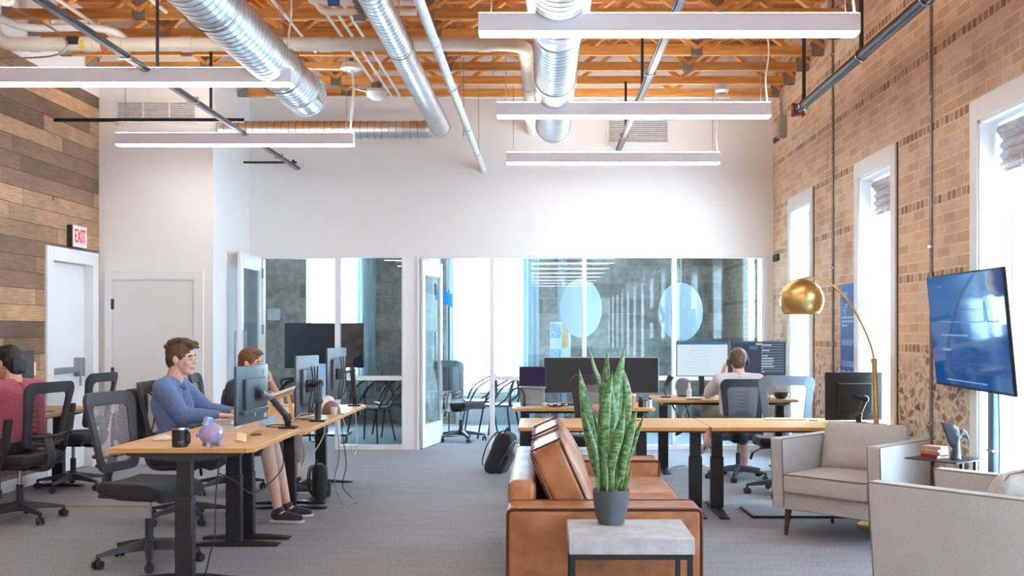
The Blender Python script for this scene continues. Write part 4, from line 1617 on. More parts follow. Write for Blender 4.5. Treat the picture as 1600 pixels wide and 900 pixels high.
# snake plant
PX, PY, PZ = .329, 4.99, .55
pl = thing('potted_plant', 'tall snake plant in a dark grey pot on the side table', 'plant', (PX, PY, PZ))
MB().lathe([(.058, 0), (.064, .004), (.076, .05), (.087, .11), (.0905, .155), (.0895, .168), (.083, .168), (.083, .15), (.02, .148)], 40).build('pot', M['pot'], pl)
MB().lathe([(.083, .148), (.08, .154), (.04, .160), (.002, .162)], 28).build('moss', M['soil'], pl)


def leaf(base, mids, tip, w, turn=0, cup=.25):
    """sword leaf: base/mids/tip are (x, y, z) from the pot foot; w full width"""
    path = spline([base] + mids + [tip], 7)
    n = len(path)
    nu = 6
    vs, fs, uv = [], [], []
    for j, p in enumerate(path):
        v = j / (n - 1)
        ww = .9 * w * (.40 + .60 * math.sin(min(1, v * 1.7) * PI / 2)) * (1 - max(0, (v - .58) / .42) ** 1.6) / 2 + .0006
        ang = turn + .5 * (v - .5)
        ax = V((math.cos(ang), math.sin(ang), 0))
        nn = V((-math.sin(ang), math.cos(ang), 0))
        for k in range(nu + 1):
            q = (k / nu - .5) * 2
            vs.append(p + ax * (q * ww) + nn * (ww * cup * q * q * 1.6))
            uv.append((k / nu, v))
    for j in range(n - 1):
        for k in range(nu):
            a = j * (nu + 1) + k
            fs.append((a, a + 1, a + nu + 2, a + nu + 1))
    me = bpy.data.meshes.new('leaf')
    me.from_pydata([tuple(q) for q in vs], [], fs)
    ul = me.uv_layers.new(name='UVMap')
    for lp in me.loops:
        ul.data[lp.index].uv = uv[lp.vertex_index]
    me.materials.append(M['leaf'])
    me.shade_smooth()
    o = bpy.data.objects.new('leaf', me)
    COL.objects.link(o)
    o.parent = pl
    m = o.modifiers.new('solid', 'SOLIDIFY')
    m.thickness = .004
    return o


def L(px, py, dy=0.0):
    """point of the plant from its place in the photograph's frame, dy metres behind the pot's axis"""
    Y = PY + dy
    return V(((px - 850) / F * Y - PX, dy, EYE - (py - 515) / F * Y - PZ))


leaf(L(941, 768, .01), [L(931, 715, .01), L(920, 650, .015)], L(905, 577, .02), .086, .15)
leaf(L(946, 768, .04), [L(943, 690, .05), L(938, 602, .055), L(930, 575, .055)], L(919, 538, .06), .032, .5)
leaf(L(950, 768, .045), [L(947, 690, .05), L(947, 610, .05)], L(949, 546, .05), .062, -.1, .15)
leaf(L(943, 768, -.02), [L(942, 700, -.025), L(944, 640, -.03)], L(957, 580, -.03), .070, -.35)
leaf(L(957, 768, .02), [L(958, 690, .02), L(964, 615, .02)], L(977, 540, .025), .082, .2)
leaf(L(966, 768, .03), [L(972, 690, .035), L(978, 620, .035)], L(972, 570, .04), .066, -.3)
leaf(L(951, 768, -.035), [L(955, 720, -.045), L(966, 680, -.05)], L(976, 634, -.05), .062, -.25)
leaf(L(968, 768, -.01), [L(973, 720, -.015), L(983, 680, -.02)], L(996, 637, -.02), .056, -.2)
leaf(L(973, 768, .0), [L(980, 720, .0), L(990, 690, .0)], L(1008, 644, .0), .036, -.5)
leaf(L(938, 768, -.015), [L(934, 715, -.02), L(926, 680, -.02)], L(914, 646, -.02), .036, .5)
leaf(L(956, 768, -.005), [L(955, 690, -.005), L(957, 640, -.005)], L(953, 586, -.005), .058, .05)
leaf(L(935, 768, -.02), [L(933, 755, -.02)], L(929, 742, -.02), .016, .3)
leaf(L(976, 768, -.02), [L(981, 752, -.02)], L(988, 728, -.02), .018, -.3)
leaf(L(962, 768, -.05), [L(964, 758, -.055)], L(969, 745, -.06), .018, -.2)
leaf(L(948, 768, -.06), [L(947, 745, -.065)], L(947, 720, -.07), .024, .1)

# ================================================================ armchairs (face +x)
def make_armchair(label):
    W_, D_ = .86, .76
    c = thing('armchair', label, 'armchair', group='oatmeal armchairs')
    MB().rbox((.0, 0, .255), (.70, .68, .12), .015).build('seat_base', M['fabric'], c)
    for s in (-1, 1):
        y = s * (W_ / 2 - .05)

        def lean(p, u):
            return (p[0] + (-.03 * u[0] * (1 - u[2]) / 2 if u[0] > 0 else 0), p[1], p[2])
        a = MB().rbox((0, y, .455), (D_, .10, .51), .014, div=4, fn=lean).build('arm', M['fabric'], c)
        p = MB()
        for yy in (-.046, .046):
            piping(p, [(u, y + yy, w) for u, w in rp([(-.374, .206), (.346, .206), (.374, .704), (-.374, .704)], .012, 3)], .005)
        p.build('piping', M['piping'], a)
    MB().rbox((-.335, 0, .455), (.09, .66, .51), .02, (0, R(-3), 0)).build('back', M['fabric'], c)
    q = MB().rbox((.035, 0, .385), (.70, .655, .145), .035, seg=4, div=6, fn=puff(.02)).build('seat_cushion', M['fabric'], c)
    p = MB()
    for zz in (.325, .452):
        piping(p, [(.035 + u, v, zz) for u, v in rp([(-.345, -.325), (.345, -.325), (.345, .325), (-.345, .325)], .03, 4)], .005)
    p.build('piping', M['piping'], q)
    Mx = Euler((0, R(-18), 0)).to_matrix()
    cen = V((-.195, 0, .615))

    def pil(p, u):
        k = (1 - u[1] ** 4) * (1 - u[2] ** 4)
        return (p[0] * (.35 + .75 * k), p[1] * (1 + .03 * u[2]), p[2] * (1 - .05 * (1 - u[1] ** 2)))
    q = MB().rbox(cen, (.20, .64, .40), .05, Mx, seg=4, div=8, fn=pil).build('back_cushion', M['fabric'], c)
    piping(MB(), [cen + Mx @ V((0, u * (1 + .03 * w / .2), w)) for u, w in rp([(-.315, -.195), (.315, -.195), (.315, .195), (-.315, .195)], .04, 4)], .005).build('piping', M['piping'], q)
    for x, y in ((.29, .33), (.29, -.33), (-.33, .33), (-.33, -.33)):
        d = V((.02 if x > 0 else -.02, .012 if y > 0 else -.012, 0))
        MB().cyl((x + d.x, y + d.y, 0), (x, y, .205), .013, .026, 14).build('leg', M['walnut'], c)
    return c


arm = make_armchair('oatmeal grey armchair facing the sofa, in front of the arc lamp')
# front edge runs between (1.69, 7.43) and (2.25, 6.83)
a1 = math.atan2(-.70, -.715)
fx, fy = math.cos(a1), math.sin(a1)
arm.location = (1.955 - fx * .38, 7.14 - fy * .38, 0)
arm.rotation_euler = (0, 0, a1)
ar2 = copy_tree(arm)
ar2['label'] = 'oatmeal grey armchair cut by the right edge, seen from its side'
a2 = math.atan2(.735, -.68)
fx, fy = math.cos(a2), math.sin(a2)
# its left front corner stands at (1.69, 5.32); front edge runs along (.735, .68)
cx = 1.69 + .735 * 0
lx, ly_ = fy, -fx
ar2.scale = (1.07, .95, 1)
ar2.location = (1.685 - fx * .407 + .735 * .4085, 5.31 - fy * .407 + .68 * .4085, 0)
ar2.rotation_euler = (0, 0, a2)

# ================================================================ arc lamp
t = thing('arc_lamp', 'brass arc floor lamp with a round dome shade', 'floor lamp', (0, 0, 0))
LY = 7.72
t.location = (2.545, LY, 0)


def A(px, py, y=LY):
    return V(((px - 850) / F * y - 2.545, y - LY, EYE - (py - 515) / F * y))


MB().lathe([(.155, 0), (.16, .006), (.16, .022), (.15, .03), (.02, .032)], 40).build('base', M['brass'], t)
MB().cyl((0, 0, .03), A(1366, 566), .021, .019, 16).cyl(A(1366, 568), A(1365.5, 560), .023, n=16).build('pole', M['brass'], t)
arc = [A(1366, 566), A(1362, 545), A(1352, 518), A(1339, 492), A(1322, 467), A(1302, 447), A(1280, 436), A(1262, 434), A(1250, 436.5)]
MB().tube(spline(arc, 6), .0085, 10).cyl(A(1250, 437), A(1250, 446), .012, n=10).build('arc_arm', M['brass'], t)
pr = []
for k in range(17):
    a = -R(40) + (PI / 2 + R(40)) * k / 16
    pr.append((.166 * math.cos(a), .166 * math.sin(a)))
sh = MB().lathe(pr, 48, A(1252.5, 469), caps=False).build('dome_shade', M['brass'], t)
sm = sh.modifiers.new('solid', 'SOLIDIFY')
sm.thickness = .004
MB().lathe([(.120, -.095), (.118, -.085), (.10, -.06), (.001, -.05)], 40, A(1252.5, 469), caps=False).build('inner_shade', M['brass_in'], sh)
MB().ell(A(1252.5, 476), (.03, .03, .04)).build('bulb', M['eye_w'], sh)

# ================================================================ television on its stand, by the near window
t = thing('television', 'large tilted television with a blue dashboard on the screen', 'television', (2.715, 6.545, 1.49))
# local frame: screen looks to -x; y along the wall; tilted down
Mt = Euler((0, R(-5.5), 0)).to_matrix() @ Euler((0, 0, R(-2.5))).to_matrix()
Mt4 = Mt.to_4x4()
HW, HH = .665, .380
o = MB().rbox((.010, 0, 0), (.02, 2 * HW, 2 * HH), .006).rbox((.03, .02, -.08), (.03, 1.0, .42), .012)
o = o.build('cabinet', M['screen_black'], t)
o.matrix_local = Mt4
g = MB().bx(-.003, .003, -HW + .012, HW - .012, -HH + .018, HH - .012).build('screen', M['tv'], t, smooth=False)
g.matrix_local = Mt4
b = MB()
S_ = lambda y0, y1, z0, z1: b.bx(-.0052, -.0042, y0, y1, z0, z1)
for z in (-.02, -.10, -.155, -.21, -.265, .14, .22):
    S_(-.50, .46, z - .0012, z + .0012)
S_(-.02, -.018, -.265, -.10)
o = b.build('chart_rules', M['tv_line'], g, smooth=False)
b = MB()
random.seed(5)
yy, z = .46, .055
while yy > -.56:                       # jagged graph line
    z2 = .055 + .012 * random.random() + (.12 if abs(yy + .33) < .012 else 0)
    b.bar((-.005, yy, z), (-.005, yy - .014, z2), .002, .003, (0, 0, 1))
    yy -= .014
    z = z2
b.build('chart_ink', M['tv_ink'], g, smooth=False)
for (y, z, n, h) in ((.45, -.028, 16, .012), (.42, -.33, 24, .008), (.45, -.125, 5, .016), (.43, .30, 3, .008), (-.1, .27, 3, .008)):
    b = MB()
    for k in range(n):
        wd = .012 + .02 * random.random()
        b.bx(-.0055, -.0045, y - wd, y, z - h / 2, z + h / 2)
        y -= wd + .008
    b.build('chart_ink', M['tv_ink'], g, smooth=False)
MB().bx(.045, .062, -.35, .05, -.16, .16).build('mount_plate', M['black_metal'], t, bevel=.003)
st = thing('television_stand', 'tall blue grey pole stand that carries the television', 'stand', (2.80, 6.33, 0))
MB().rbox((0, 0, .62), (.055, .075, 1.2), .012).build('pole', pm('blue_grey_metal', (.13, .19, .27), .4, .3, scale=20), st)
MB().bx(-.03, .03, -.042, .042, .74, .755).build('pole_collar', M['silver'], st)
MB().rbox((-.035, -.11, .015), (.16, .34, .03), .01).build('base', M['black_metal'], st)
MB().tube(spline([(.0, -.06, 1.15), (.0, -.075, .8), (.0, -.06, .4), (.0, -.07, .1)], 6), .004, 6).build('power_cable', M['rubber'], st)

# ================================================================ small metal table, whale tail, books
tt = thing('c_table', 'small dark metal table between the two armchairs', 'side table', (2.565, 6.50, 0), R(38))
MB().bx(-.18, .18, -.18, .18, .672, .680).build('top', M['black_metal'], tt, bevel=.002)
b = MB()
for x in (-.08, .08):
    b.bx(x - .01, x + .01, -.165, -.145, .012, .672)
b.build('upright', M['black_metal'], tt, smooth=False)
MB().bx(-.12, .12, -.17, .17, 0, .012).build('foot_plate', M['black_metal'], tt, bevel=.002)

wt = thing('whale_tail_sculpture', 'glossy dark whale tail sculpture on the small metal table', 'sculpture', (2.60, 6.43, .68), 0)
b = MB().cap((0, 0, .012), (.005, 0, .09), .034, .022).cap((.005, 0, .09), (.0, 0, .125), .024, .024)
b.lathe([(.034, 0), (.036, .008), (.03, .02)], 20)


def fluke(pts, ws, ths):
    rings = []
    for (p, w, th) in zip(pts, ws, ths):
        rings.append([V(p) + V((w * math.cos(a) * .35, th * math.sin(a), w * math.cos(a))) for a in [2 * PI * k / 14 for k in range(14)]])
    return rings


b.loft(fluke([(.015, 0, .115), (-.008, 0, .140), (-.03, 0, .165), (-.056, 0, .195), (-.082, 0, .222), (-.098, 0, .238)], [.044, .064, .056, .032, .011, .002], [.024, .022, .018, .012, .006, .002]))
b.loft(fluke([(.0, 0, .13), (.028, 0, .158), (.052, 0, .165), (.074, 0, .148), (.088, 0, .112)], [.03, .032, .024, .013, .002], [.02, .018, .013, .009, .003]))
blob(b, .0035, 3, 'tail', M['whale'], wt)
z = .68
for i, (mat_, th, w, d, ro, l) in enumerate((('red_book', .022, .10, .15, 20, 'red book at the bottom of the small stack'), ('tan_book', .018, .095, .14, 32, 'tan book lying on the red book'), ('cream_book', .016, .095, .13, 26, 'cream book second from the top of the small stack'), ('tan_book', .016, .09, .13, 38, 'thin tan book on top of the small stack'))):
    bk = thing('book', l + ' beside the whale tail', 'book', (2.51, 6.53, z), R(ro), 'books on the small metal table')
    MB().bx(-w / 2, w / 2, -d / 2, d / 2, 0, .003).bx(-w / 2, w / 2, -d / 2, d / 2, th - .003, th).bx(-w / 2, -w / 2 + .003, -d / 2, d / 2, 0, th).build('cover', M[mat_], bk, smooth=False)
    MB().bx(-w / 2 + .003, w / 2 - .004, -d / 2 + .004, d / 2 - .004, .003, th - .003).build('pages', M['paper'], bk, smooth=False)
    z += th + .0005

# ================================================================ blue banner on the brick wall
t = thing('wall_banner', 'tall narrow blue banner with pale lettering on the brick', 'banner', (XR - .012, 9.49, 1.5))
MB().bx(-.004, .004, -.27, .27, -.52, .43).build('panel', M['banner'], t, smooth=False)
Mw = lambda y, z: Matrix.Translation((-.006, y, z)) @ Matrix(((0, 0, -1, 0), (-1, 0, 0, 0), (0, 1, 0, 0), (0, 0, 0, 1)))
text_mesh('Lgr', .15, .001, 'lettering', M['banner_ink'], t, Mw(.22, .22), 'LEFT')
b = MB()
b.bx(-.0062, -.005, .12, .22, .31, .33).bx(-.0062, -.005, .05, .15, .335, .355).bx(-.0062, -.005, .06, .09, .30, .355)
for (z, h, rows) in ((.115, .022, (.36, .35, .17)), (-.10, .008, (.38, .37, .38, .33)), (-.30, .011, (.45, .43, .40))):
    for k, w in enumerate(rows):
        y = .22
        while y > .22 - w:
            q = .03 + .05 * random.random()
            b.bx(-.0062, -.005, max(y - q, .22 - w), y, z - h / 2, z + h / 2)
            y -= q + .012
        z -= h * 1.75
for k in range(3):
    b.bx(-.0062, -.005, .12 - .16 * k, .22 - .16 * k, -.40, -.385).bx(-.0062, -.005, .13 - .16 * k, .22 - .16 * k, -.425, -.412)
b.build('small_print', M['banner_ink'], t, smooth=False)
# ================================================================ people
def side(v):
    return V((v[0], -v[1], v[2]))


def hand(mb, w, d, n, s=1.0, curl=.6):
    """palm, four fingers and a thumb at wrist w; d = direction of the fingers, n = the palm's normal"""
    w, d = V(w), V(d).normalized()
    n = (V(n) - d * V(n).dot(d)).normalized()
    x = d.cross(n)
    for k in (-1, -.33, .33, 1):
        mb.cap(w + x * (k * .012 * s), w + d * (.085 * s) + x * (k * .030 * s), .017 * s, .0125 * s, 8)
    for k, l in ((-1, .062), (-.35, .076), (.32, .084), (1, .074)):
        a = w + d * (.085 * s) + x * (k * .031 * s)
        q1 = (d + n * curl * .5).normalized()
        b = a + q1 * (l * .55 * s)
        q2 = (d + n * curl * 1.4).normalized()
        mb.cap(a, b, .0105 * s, .0095 * s, 8)
        mb.cap(b, b + q2 * (l * .5 * s), .0095 * s, .008 * s, 8)
    t0 = w + d * (.025 * s) + x * (.03 * s)
    t1 = t0 + (d * .55 + x * .75 + n * .25).normalized() * (.045 * s)
    mb.cap(t0, t1, .015 * s, .0115 * s, 8).cap(t1, t1 + (d * .9 + x * .25 + n * .35).normalized() * (.036 * s), .0112 * s, .009 * s, 8)


def person(label, loc, rz, J, skin, hair, hairstyle, shirt, sleeve, pants, leg_len, shoe, head_rot=(0, 0, 0), hands=None, beard=None, k=1.06):
    t = thing('person', label, 'person', (loc[0], loc[1], 0), R(rz))
    H, N, C, P = V(J['head']), V(J['neck']), V(J['chest']), V(J['hip'])
    Mh = Euler([R(a) for a in head_rot]).to_matrix()
    h = lambda *p: H + Mh @ (V(p) * k)
    sh = {1: V(J['shL']), -1: V(J['shR'])}
    el = {1: V(J['elL']), -1: V(J['elR'])}
    wr = {1: V(J['wrL']), -1: V(J['wrR'])}
    kn = {1: V(J['knL']), -1: V(J['knR'])}
    an = {1: V(J['anL']), -1: V(J['anR'])}
    ft = {1: V(J['ftL']), -1: V(J['ftR'])}
    hp = {s: P + V((.03, s * .09, -.01)) for s in (1, -1)}
    b = MB()
    # skull, face, jaw, nose, brow, ears
    b.ell(h(-.004, 0, .032), [q * k for q in (.097, .076, .092)], Mh)
    b.ell(h(.026, 0, -.030), [q * k for q in (.068, .060, .080)], Mh)
    b.ell(h(.048, 0, -.085), [q * k for q in (.042, .042, .034)], Mh)
    b.ell(h(.078, 0, -.098), [q * k for q in (.017, .022, .016)], Mh)
    b.ell(h(.082, 0, .020), [q * k for q in (.014, .048, .013)], Mh)
    b.cap(h(.088, 0, .008), h(.112, 0, -.028), .0085 * k, .0125 * k, 8)
    for s in (1, -1):
        b.ell(h(.098, s * .010, -.031), [q * k for q in (.009, .008, .008)], Mh)
        b.ell(h(.060, s * .042, -.028), [q * k for q in (.028, .022, .022)], Mh)
        b.ell(h(-.006, s * .080, -.008), [q * k for q in (.021, .009, .033)], Mh @ Euler((0, R(-12), s * R(-18))).to_matrix())
    b.ell(h(.090, 0, -.058), [q * k for q in (.014, .026, .007)], Mh)
    b.ell(h(.088, 0, -.069), [q * k for q in (.013, .022, .008)], Mh)
    b.cap(h(-.022, 0, -.05), N, .056 * k, .062 * k)
    # trunk
    for s in (1, -1):
        b.cap(P + V((0, s * .075, 0)), C + V((0, s * .075, 0)), .105, .105)
        b.cap(C + V((0, s * .07, .03)), N + V((-.01, s * .04, -.05)), .10, .06)
        b.cap(N + V((-.005, s * .03, -.01)), sh[s], .05, .055)
        b.cap(C + V((0, s * .1, .04)), sh[s], .09, .06)
        b.cap(sh[s], el[s], .054, .043).cap(el[s], wr[s], .043, .027)
        b.cap(hp[s], kn[s], .088, .062).cap(kn[s], kn[s].lerp(an[s], .35), .058, .056).cap(kn[s].lerp(an[s], .35), an[s], .056, .036)
        d = ft[s] - an[s]
        b.cap(an[s] + V((0, 0, -.03)), an[s] + d * .9 + V((0, 0, -.04)), .036, .028)
        hd = (hands or {}).get(s)
        if hd:
            hand(b, wr[s], hd[0], hd[1], 1.0 * k, hd[2] if len(hd) > 2 else .5)
        else:
            hand(b, wr[s], wr[s] - el[s], (0, 0, -1), 1.0 * k)
    blob(b, .0058, 4, 'body', skin, t)
    # eyes, brows, lips
    for s in (1, -1):
        e = MB().ell(h(.0785, s * .031, -.001), [q * k for q in (.0125, .014, .0105)], Mh, 12, 8)
        o = e.build('eye', M['eye_w'], t)
        MB().ell(h(.0885, s * .032, -.001), [q * k for q in (.0045, .0062, .0062)], Mh, 10, 6).build('iris', M['eye_d'], o)
        MB().tube([h(.089, s * .012, .024), h(.094, s * .03, .029), h(.080, s * .052, .024)], .0052 * k, 6).build('eyebrow', hair, t)
    MB().ell(h(.1005, 0, -.0565), [q * k for q in (.0045, .023, .0045)], Mh, 12, 6).ell(h(.0985, 0, -.066), [q * k for q in (.005, .019, .0052)], Mh, 12, 6).build('lips', M['lips'], t)
    # hair
    hb = MB()
    hb.ell(h(-.014, 0, .046), [q * k for q in (.103, .0845, .094)], Mh)
    hb.ell(h(-.052, 0, .0), [q * k for q in (.060, .074, .085)], Mh)
    for s in (1, -1):
        hb.ell(h(-.020, s * .064, .022), [q * k for q in (.046, .020, .046)], Mh)
        hb.ell(h(.026, s * .068, .030), [q * k for q in (.022, .013, .036)], Mh)
    rnd = random.Random(hash(label) % 1000 if False else len(label))
    if hairstyle == 'wavy':
        for i in range(34):
            a, c = rnd.uniform(-1.3, 1.0), rnd.uniform(-1, 1)
            q = V((math.sin(a) * .1, c * .06, .055 + math.cos(a) * .085))
            d = V((.5, rnd.uniform(-.5, .5), .12))
            hb.cap(h(*q), h(*(q + d * .055)), .019 * k, .008 * k, 8)
        for c in (-.03, 0, .03):
            hb.cap(h(.055, c, .105), h(.112, c * .9, .088), .023 * k, .012 * k, 8)
    elif hairstyle == 'short':
        hb.ell(h(.045, 0, .098), [q * k for q in (.052, .060, .030)], Mh)
        hb.cap(h(.06, -.03, .10), h(.092, -.02, .092), .018 * k, .01 * k, 8).cap(h(.06, .03, .10), h(.092, .02, .092), .018 * k, .01 * k, 8)
    else:
        hb.ell(h(.03, 0, .098), [q * k for q in (.072, .070, .042)], Mh)
        hb.ell(h(-.062, 0, -.03), [q * k for q in (.052, .066, .075)], Mh)
        for i in range(18):
            c = rnd.uniform(-.06, .06)
            a = rnd.uniform(0, 1)
            hb.cap(h(-.10, c, .02 - .03 * a), h(-.078 - .01 * a, c * .95, -.070 - .02 * a), .015 * k, .006 * k, 8)
    blob(hb, .005, 1, 'hair', hair, t)
    if beard:
        b = MB().ell(h(.055, 0, -.096), [q * k for q in (.044, .043, .030)], Mh).ell(h(.083, 0, -.103), [q * k for q in (.016, .021, .014)], Mh)
        blob(b, .005, 1, 'beard', beard, t)
    # shirt
    b = MB()
    for s in (1, -1):
        b.cap(P + V((-.005, s * .078, .02)), C + V((-.005, s * .08, 0)), .124, .128)
        b.cap(C + V((-.005, s * .075, .03)), N + V((-.012, s * .04, -.055)), .122, .078)
        b.cap(N + V((-.012, s * .035, -.025)), sh[s], .062, .074)
        b.cap(C + V((-.005, s * .1, .04)), sh[s], .108, .076)
        if sleeve > 1:
            b.cap(sh[s], el[s], .074, .066).cap(el[s], el[s].lerp(wr[s], .5), .066, .056).cap(el[s].lerp(wr[s], .5), el[s].lerp(wr[s], .93), .056, .040)
            for q in (.25, .5, .75):
                b.ell(sh[s].lerp(el[s], q) + V((.01, 0, -.01)), (.072, .072, .03), (.3, .4 + q, 0))
        else:
            b.cap(sh[s], sh[s].lerp(el[s], sleeve), .074, .068)
    for i in range(6):
        q = P.lerp(C, .1 + i * .16)
        b.ell(V((q.x, 0, q.z)), (.136, .203 + .007 * math.sin(i * 1.7), .02), (.1 * math.sin(i), .2, 0))
    top = blob(b, .0085, 3, 'shirt', shirt, t)
    if sleeve > 1:
        c = MB()
        for s in (1, -1):
            c.cap(N + V((-.055, s * .02, .005)), N + V((.045, s * .05, -.045)), .022, .016, 10)
            c.cap(N + V((.045, s * .05, -.045)), N + V((.085, s * .018, -.075)), .017, .011, 10)
        c.cap(N + V((-.058, -.03, .005)), N + V((-.058, .03, .005)), .022, .022, 10)
        blob(c, .005, 2, 'collar', shirt, top)
    else:
        ring = [N + V((.0 + .068 * math.cos(a), .072 * math.sin(a), -.028 - .022 * math.cos(a))) for a in [2 * PI * i / 28 for i in range(28)]]
        MB().tube(ring, .010, 8, True).build('neckband', shirt, top)
    # trousers or shorts
    b = MB()
    for s in (1, -1):
        b.cap(P + V((0, s * .07, .0)), hp[s], .128, .122)
        if leg_len <= 0:
            b.cap(hp[s], hp[s].lerp(kn[s], 1 + leg_len), .112, .094)
        else:
            b.cap(hp[s], kn[s], .112, .080).cap(kn[s], kn[s].lerp(an[s], leg_len), .080, .064)
    pt = blob(b, .0085, 3, 'trousers' if leg_len > 0 else 'shorts', pants, t)
    if 0 < leg_len < .95:
        for s in (1, -1):
            a = kn[s].lerp(an[s], leg_len)
            u = (an[s] - kn[s]).normalized()
            MB().cyl(a - u * .035, a + u * .03, .074, .072, 18).build('rolled_cuff', pants, pt, bevel=.006)
    # shoes
    for s in (1, -1):
        a, f = an[s], ft[s]
        d = (f - a)
        d.z = 0
        d = d.normalized()
        n = V((-d.y, d.x, 0))
        base = V((a.x, a.y, 0)) if shoe[0] != 'sandal' or J.get('flat', True) else a
        zb = f.z - .03
        L0 = V((a.x, a.y, zb)) - d * .06
        so, up = [], MB()
        outline = [(0, .03), (.03, .038), (.10, .036), (.19, .047), (.245, .036), (.275, .012)]
        pl_ = [L0 + d * u + n * w for u, w in outline] + [L0 + d * u - n * w for u, w in outline[::-1]]
        q = [(p.x, p.y) for p in pl_]
        tilt = (a.z - f.z - .075) * 0
        sole = MB().prism(q, zb - .0, zb + .024, lambda u, v, w: V((u, v, w)))
        if shoe[0] == 'sneaker':
            up.cap(L0 + d * .045 + V((0, 0, .06)), L0 + d * .07 + V((0, 0, .095)), .042, .042)
            up.cap(L0 + d * .05 + V((0, 0, .05)), L0 + d * .15 + V((0, 0, .048)), .038, .042)
            up.cap(L0 + d * .15 + V((0, 0, .046)), L0 + d * .235 + V((0, 0, .038)), .042, .030)
            u_ = blob(up, .005, 2, 'shoe', M['shoe'], t)
            sole.build('sole', M['sole'], u_, bevel=.006)
            lc = MB()
            for i in range(4):
                lc.tube([L0 + d * (.10 + i * .022) - n * .024 + V((0, 0, .082 - i * .004)), L0 + d * (.105 + i * .022) + V((0, 0, .092 - i * .004)), L0 + d * (.10 + i * .022) + n * .024 + V((0, 0, .082 - i * .004))], .003, 5)
            lc.build('laces', M['sole'], u_)
        else:
            s_ = sole.build('sandal', M['sole'], t, bevel=.005)
            st_ = MB()
            for u in (.05, .15):
                st_.tube([L0 + d * u - n * .045 + V((0, 0, .015)), L0 + d * u - n * .03 + V((0, 0, .062)), L0 + d * u + n * .03 + V((0, 0, .062)), L0 + d * u + n * .045 + V((0, 0, .015))], .007, 6)
            st_.build('strap', M['walnut'], s_)
    return t


# man in the blue shirt, middle desk
person('seated man with wavy brown hair in a blue button shirt, hands on the desk', (-2.86, 7.96), 0,
       dict(head=(.02, 0, 1.272), neck=(-.03, 0, 1.115), chest=(-.05, 0, .93), hip=(.03, 0, .655),
            shR=(-.055, -.185, 1.055), shL=(-.055, .185, 1.055), elR=(.12, -.24, .845), elL=(.15, .25, .85),
            wrR=(.37, -.17, .845), wrL=(.38, .15, .845), knR=(.70, -.05, .60), knL=(.70, .14, .60),
            anR=(.79, -.05, .115), anL=(.80, .17, .115), ftR=(.95, -.07, .03), ftL=(.97, .19, .03)),
       M['skin'], M['hair_brown'], 'wavy', M['shirt_blue'], 1.5, M['denim'], -.12, ('sneaker',), (0, 2, -4),
       {-1: ((1, .2, -.05), (0, 0, -1), .35), 1: ((1, -.2, -.05), (0, 0, -1), .35)}, None, 1.07)

# man in the navy shirt, far desk, hand at his mouth
person('seated man with short auburn hair in a navy T-shirt, hand at his mouth', (-2.80, 9.40), 0,
       dict(head=(.09, 0, 1.19), neck=(.02, 0, 1.04), chest=(-.02, 0, .87), hip=(-.04, 0, .65),
            shR=(-.01, -.185, .975), shL=(.01, .185, .985), elR=(.06, -.26, .79), elL=(.31, .17, .83),
            wrR=(.34, -.19, .825), wrL=(.27, .06, 1.00), knR=(.44, -.10, .60), knL=(.46, .12, .60),
            anR=(.46, -.10, .115), anL=(.48, .13, .115), ftR=(.62, -.11, .03), ftL=(.64, .15, .03)),
       M['skin2'], M['hair_red'], 'short', M['shirt_navy'], .62, M['khaki'], .62, ('sneaker',), (0, 6, -6),
       {-1: ((1, .2, -.05), (0, 0, -1), .3), 1: ((-.25, -.2, 1), (-1, 0, -.2), .7)}, None, 1.06)

# person in the pink shirt, plank wall desk, seen from behind
person('person with black hair in a raspberry pink T-shirt, seen from behind at the left edge', (-4.14, 8.02), 160,
       dict(head=(.10, 0, 1.235), neck=(.05, 0, 1.085), chest=(.0, 0, .91), hip=(-.02, 0, .655),
            shR=(.02, -.20, 1.03), shL=(.02, .20, 1.03), elR=(.22, -.27, .82), elL=(.22, .27, .82),
            wrR=(.42, -.17, .795), wrL=(.42, .17, .795), knR=(.46, -.13, .59), knL=(.46, .13, .59),
            anR=(.42, -.13, .115), anL=(.42, .13, .115), ftR=(.58, -.13, .03), ftL=(.58, .13, .03)),
       M['skin2'], M['hair_black'], 'full', M['shirt_pink'], .62, M['denim'], .93, ('sneaker',), (0, 10, 0),
       {-1: ((1, .2, -.05), (0, 0, -1), .3), 1: ((1, -.2, -.05), (0, 0, -1), .3)}, None, 1.06)

# man with headphones, seen from behind
person('seated man with headphones in a pale shirt, seen from behind at two monitors', (1.965, 10.23), 90,
       dict(head=(.09, 0, 1.175), neck=(.05, 0, 1.035), chest=(.03, 0, .88), hip=(.0, 0, .655),
            shR=(.03, -.19, .985), shL=(.03, .19, .985), elR=(.18, -.26, .835), elL=(.20, .29, .835),
            wrR=(.42, -.17, .83), wrL=(.20, .135, 1.03), knR=(.46, -.13, .60), knL=(.36, .27, .60),
            anR=(.42, -.13, .115), anL=(.08, .315, .36), ftR=(.58, -.13, .03), ftL=(.16, .36, .29)),
       M['skin'], M['hair_brown'], 'short', M['shirt_white'], .75, M['olive'], -.08, ('sandal',), (0, 4, 0),
       {-1: ((1, .2, -.05), (0, 0, -1), .3), 1: ((.1, -.25, 1), (.2, -1, 0), .6)}, None, 1.0)
hp_ = thing('headphones', 'over-ear headphones on the head of the man in the pale shirt', 'headphones', (1.965, 10.32, 1.175))
MB().tube([(.098 * math.cos(a), -.01, .02 + .118 * math.sin(a)) for a in [-.25 + (PI + .5) * i / 24 for i in range(25)]], .008, 8, flat=(1.7, .7)).build('headband', M['silver'], hp_)
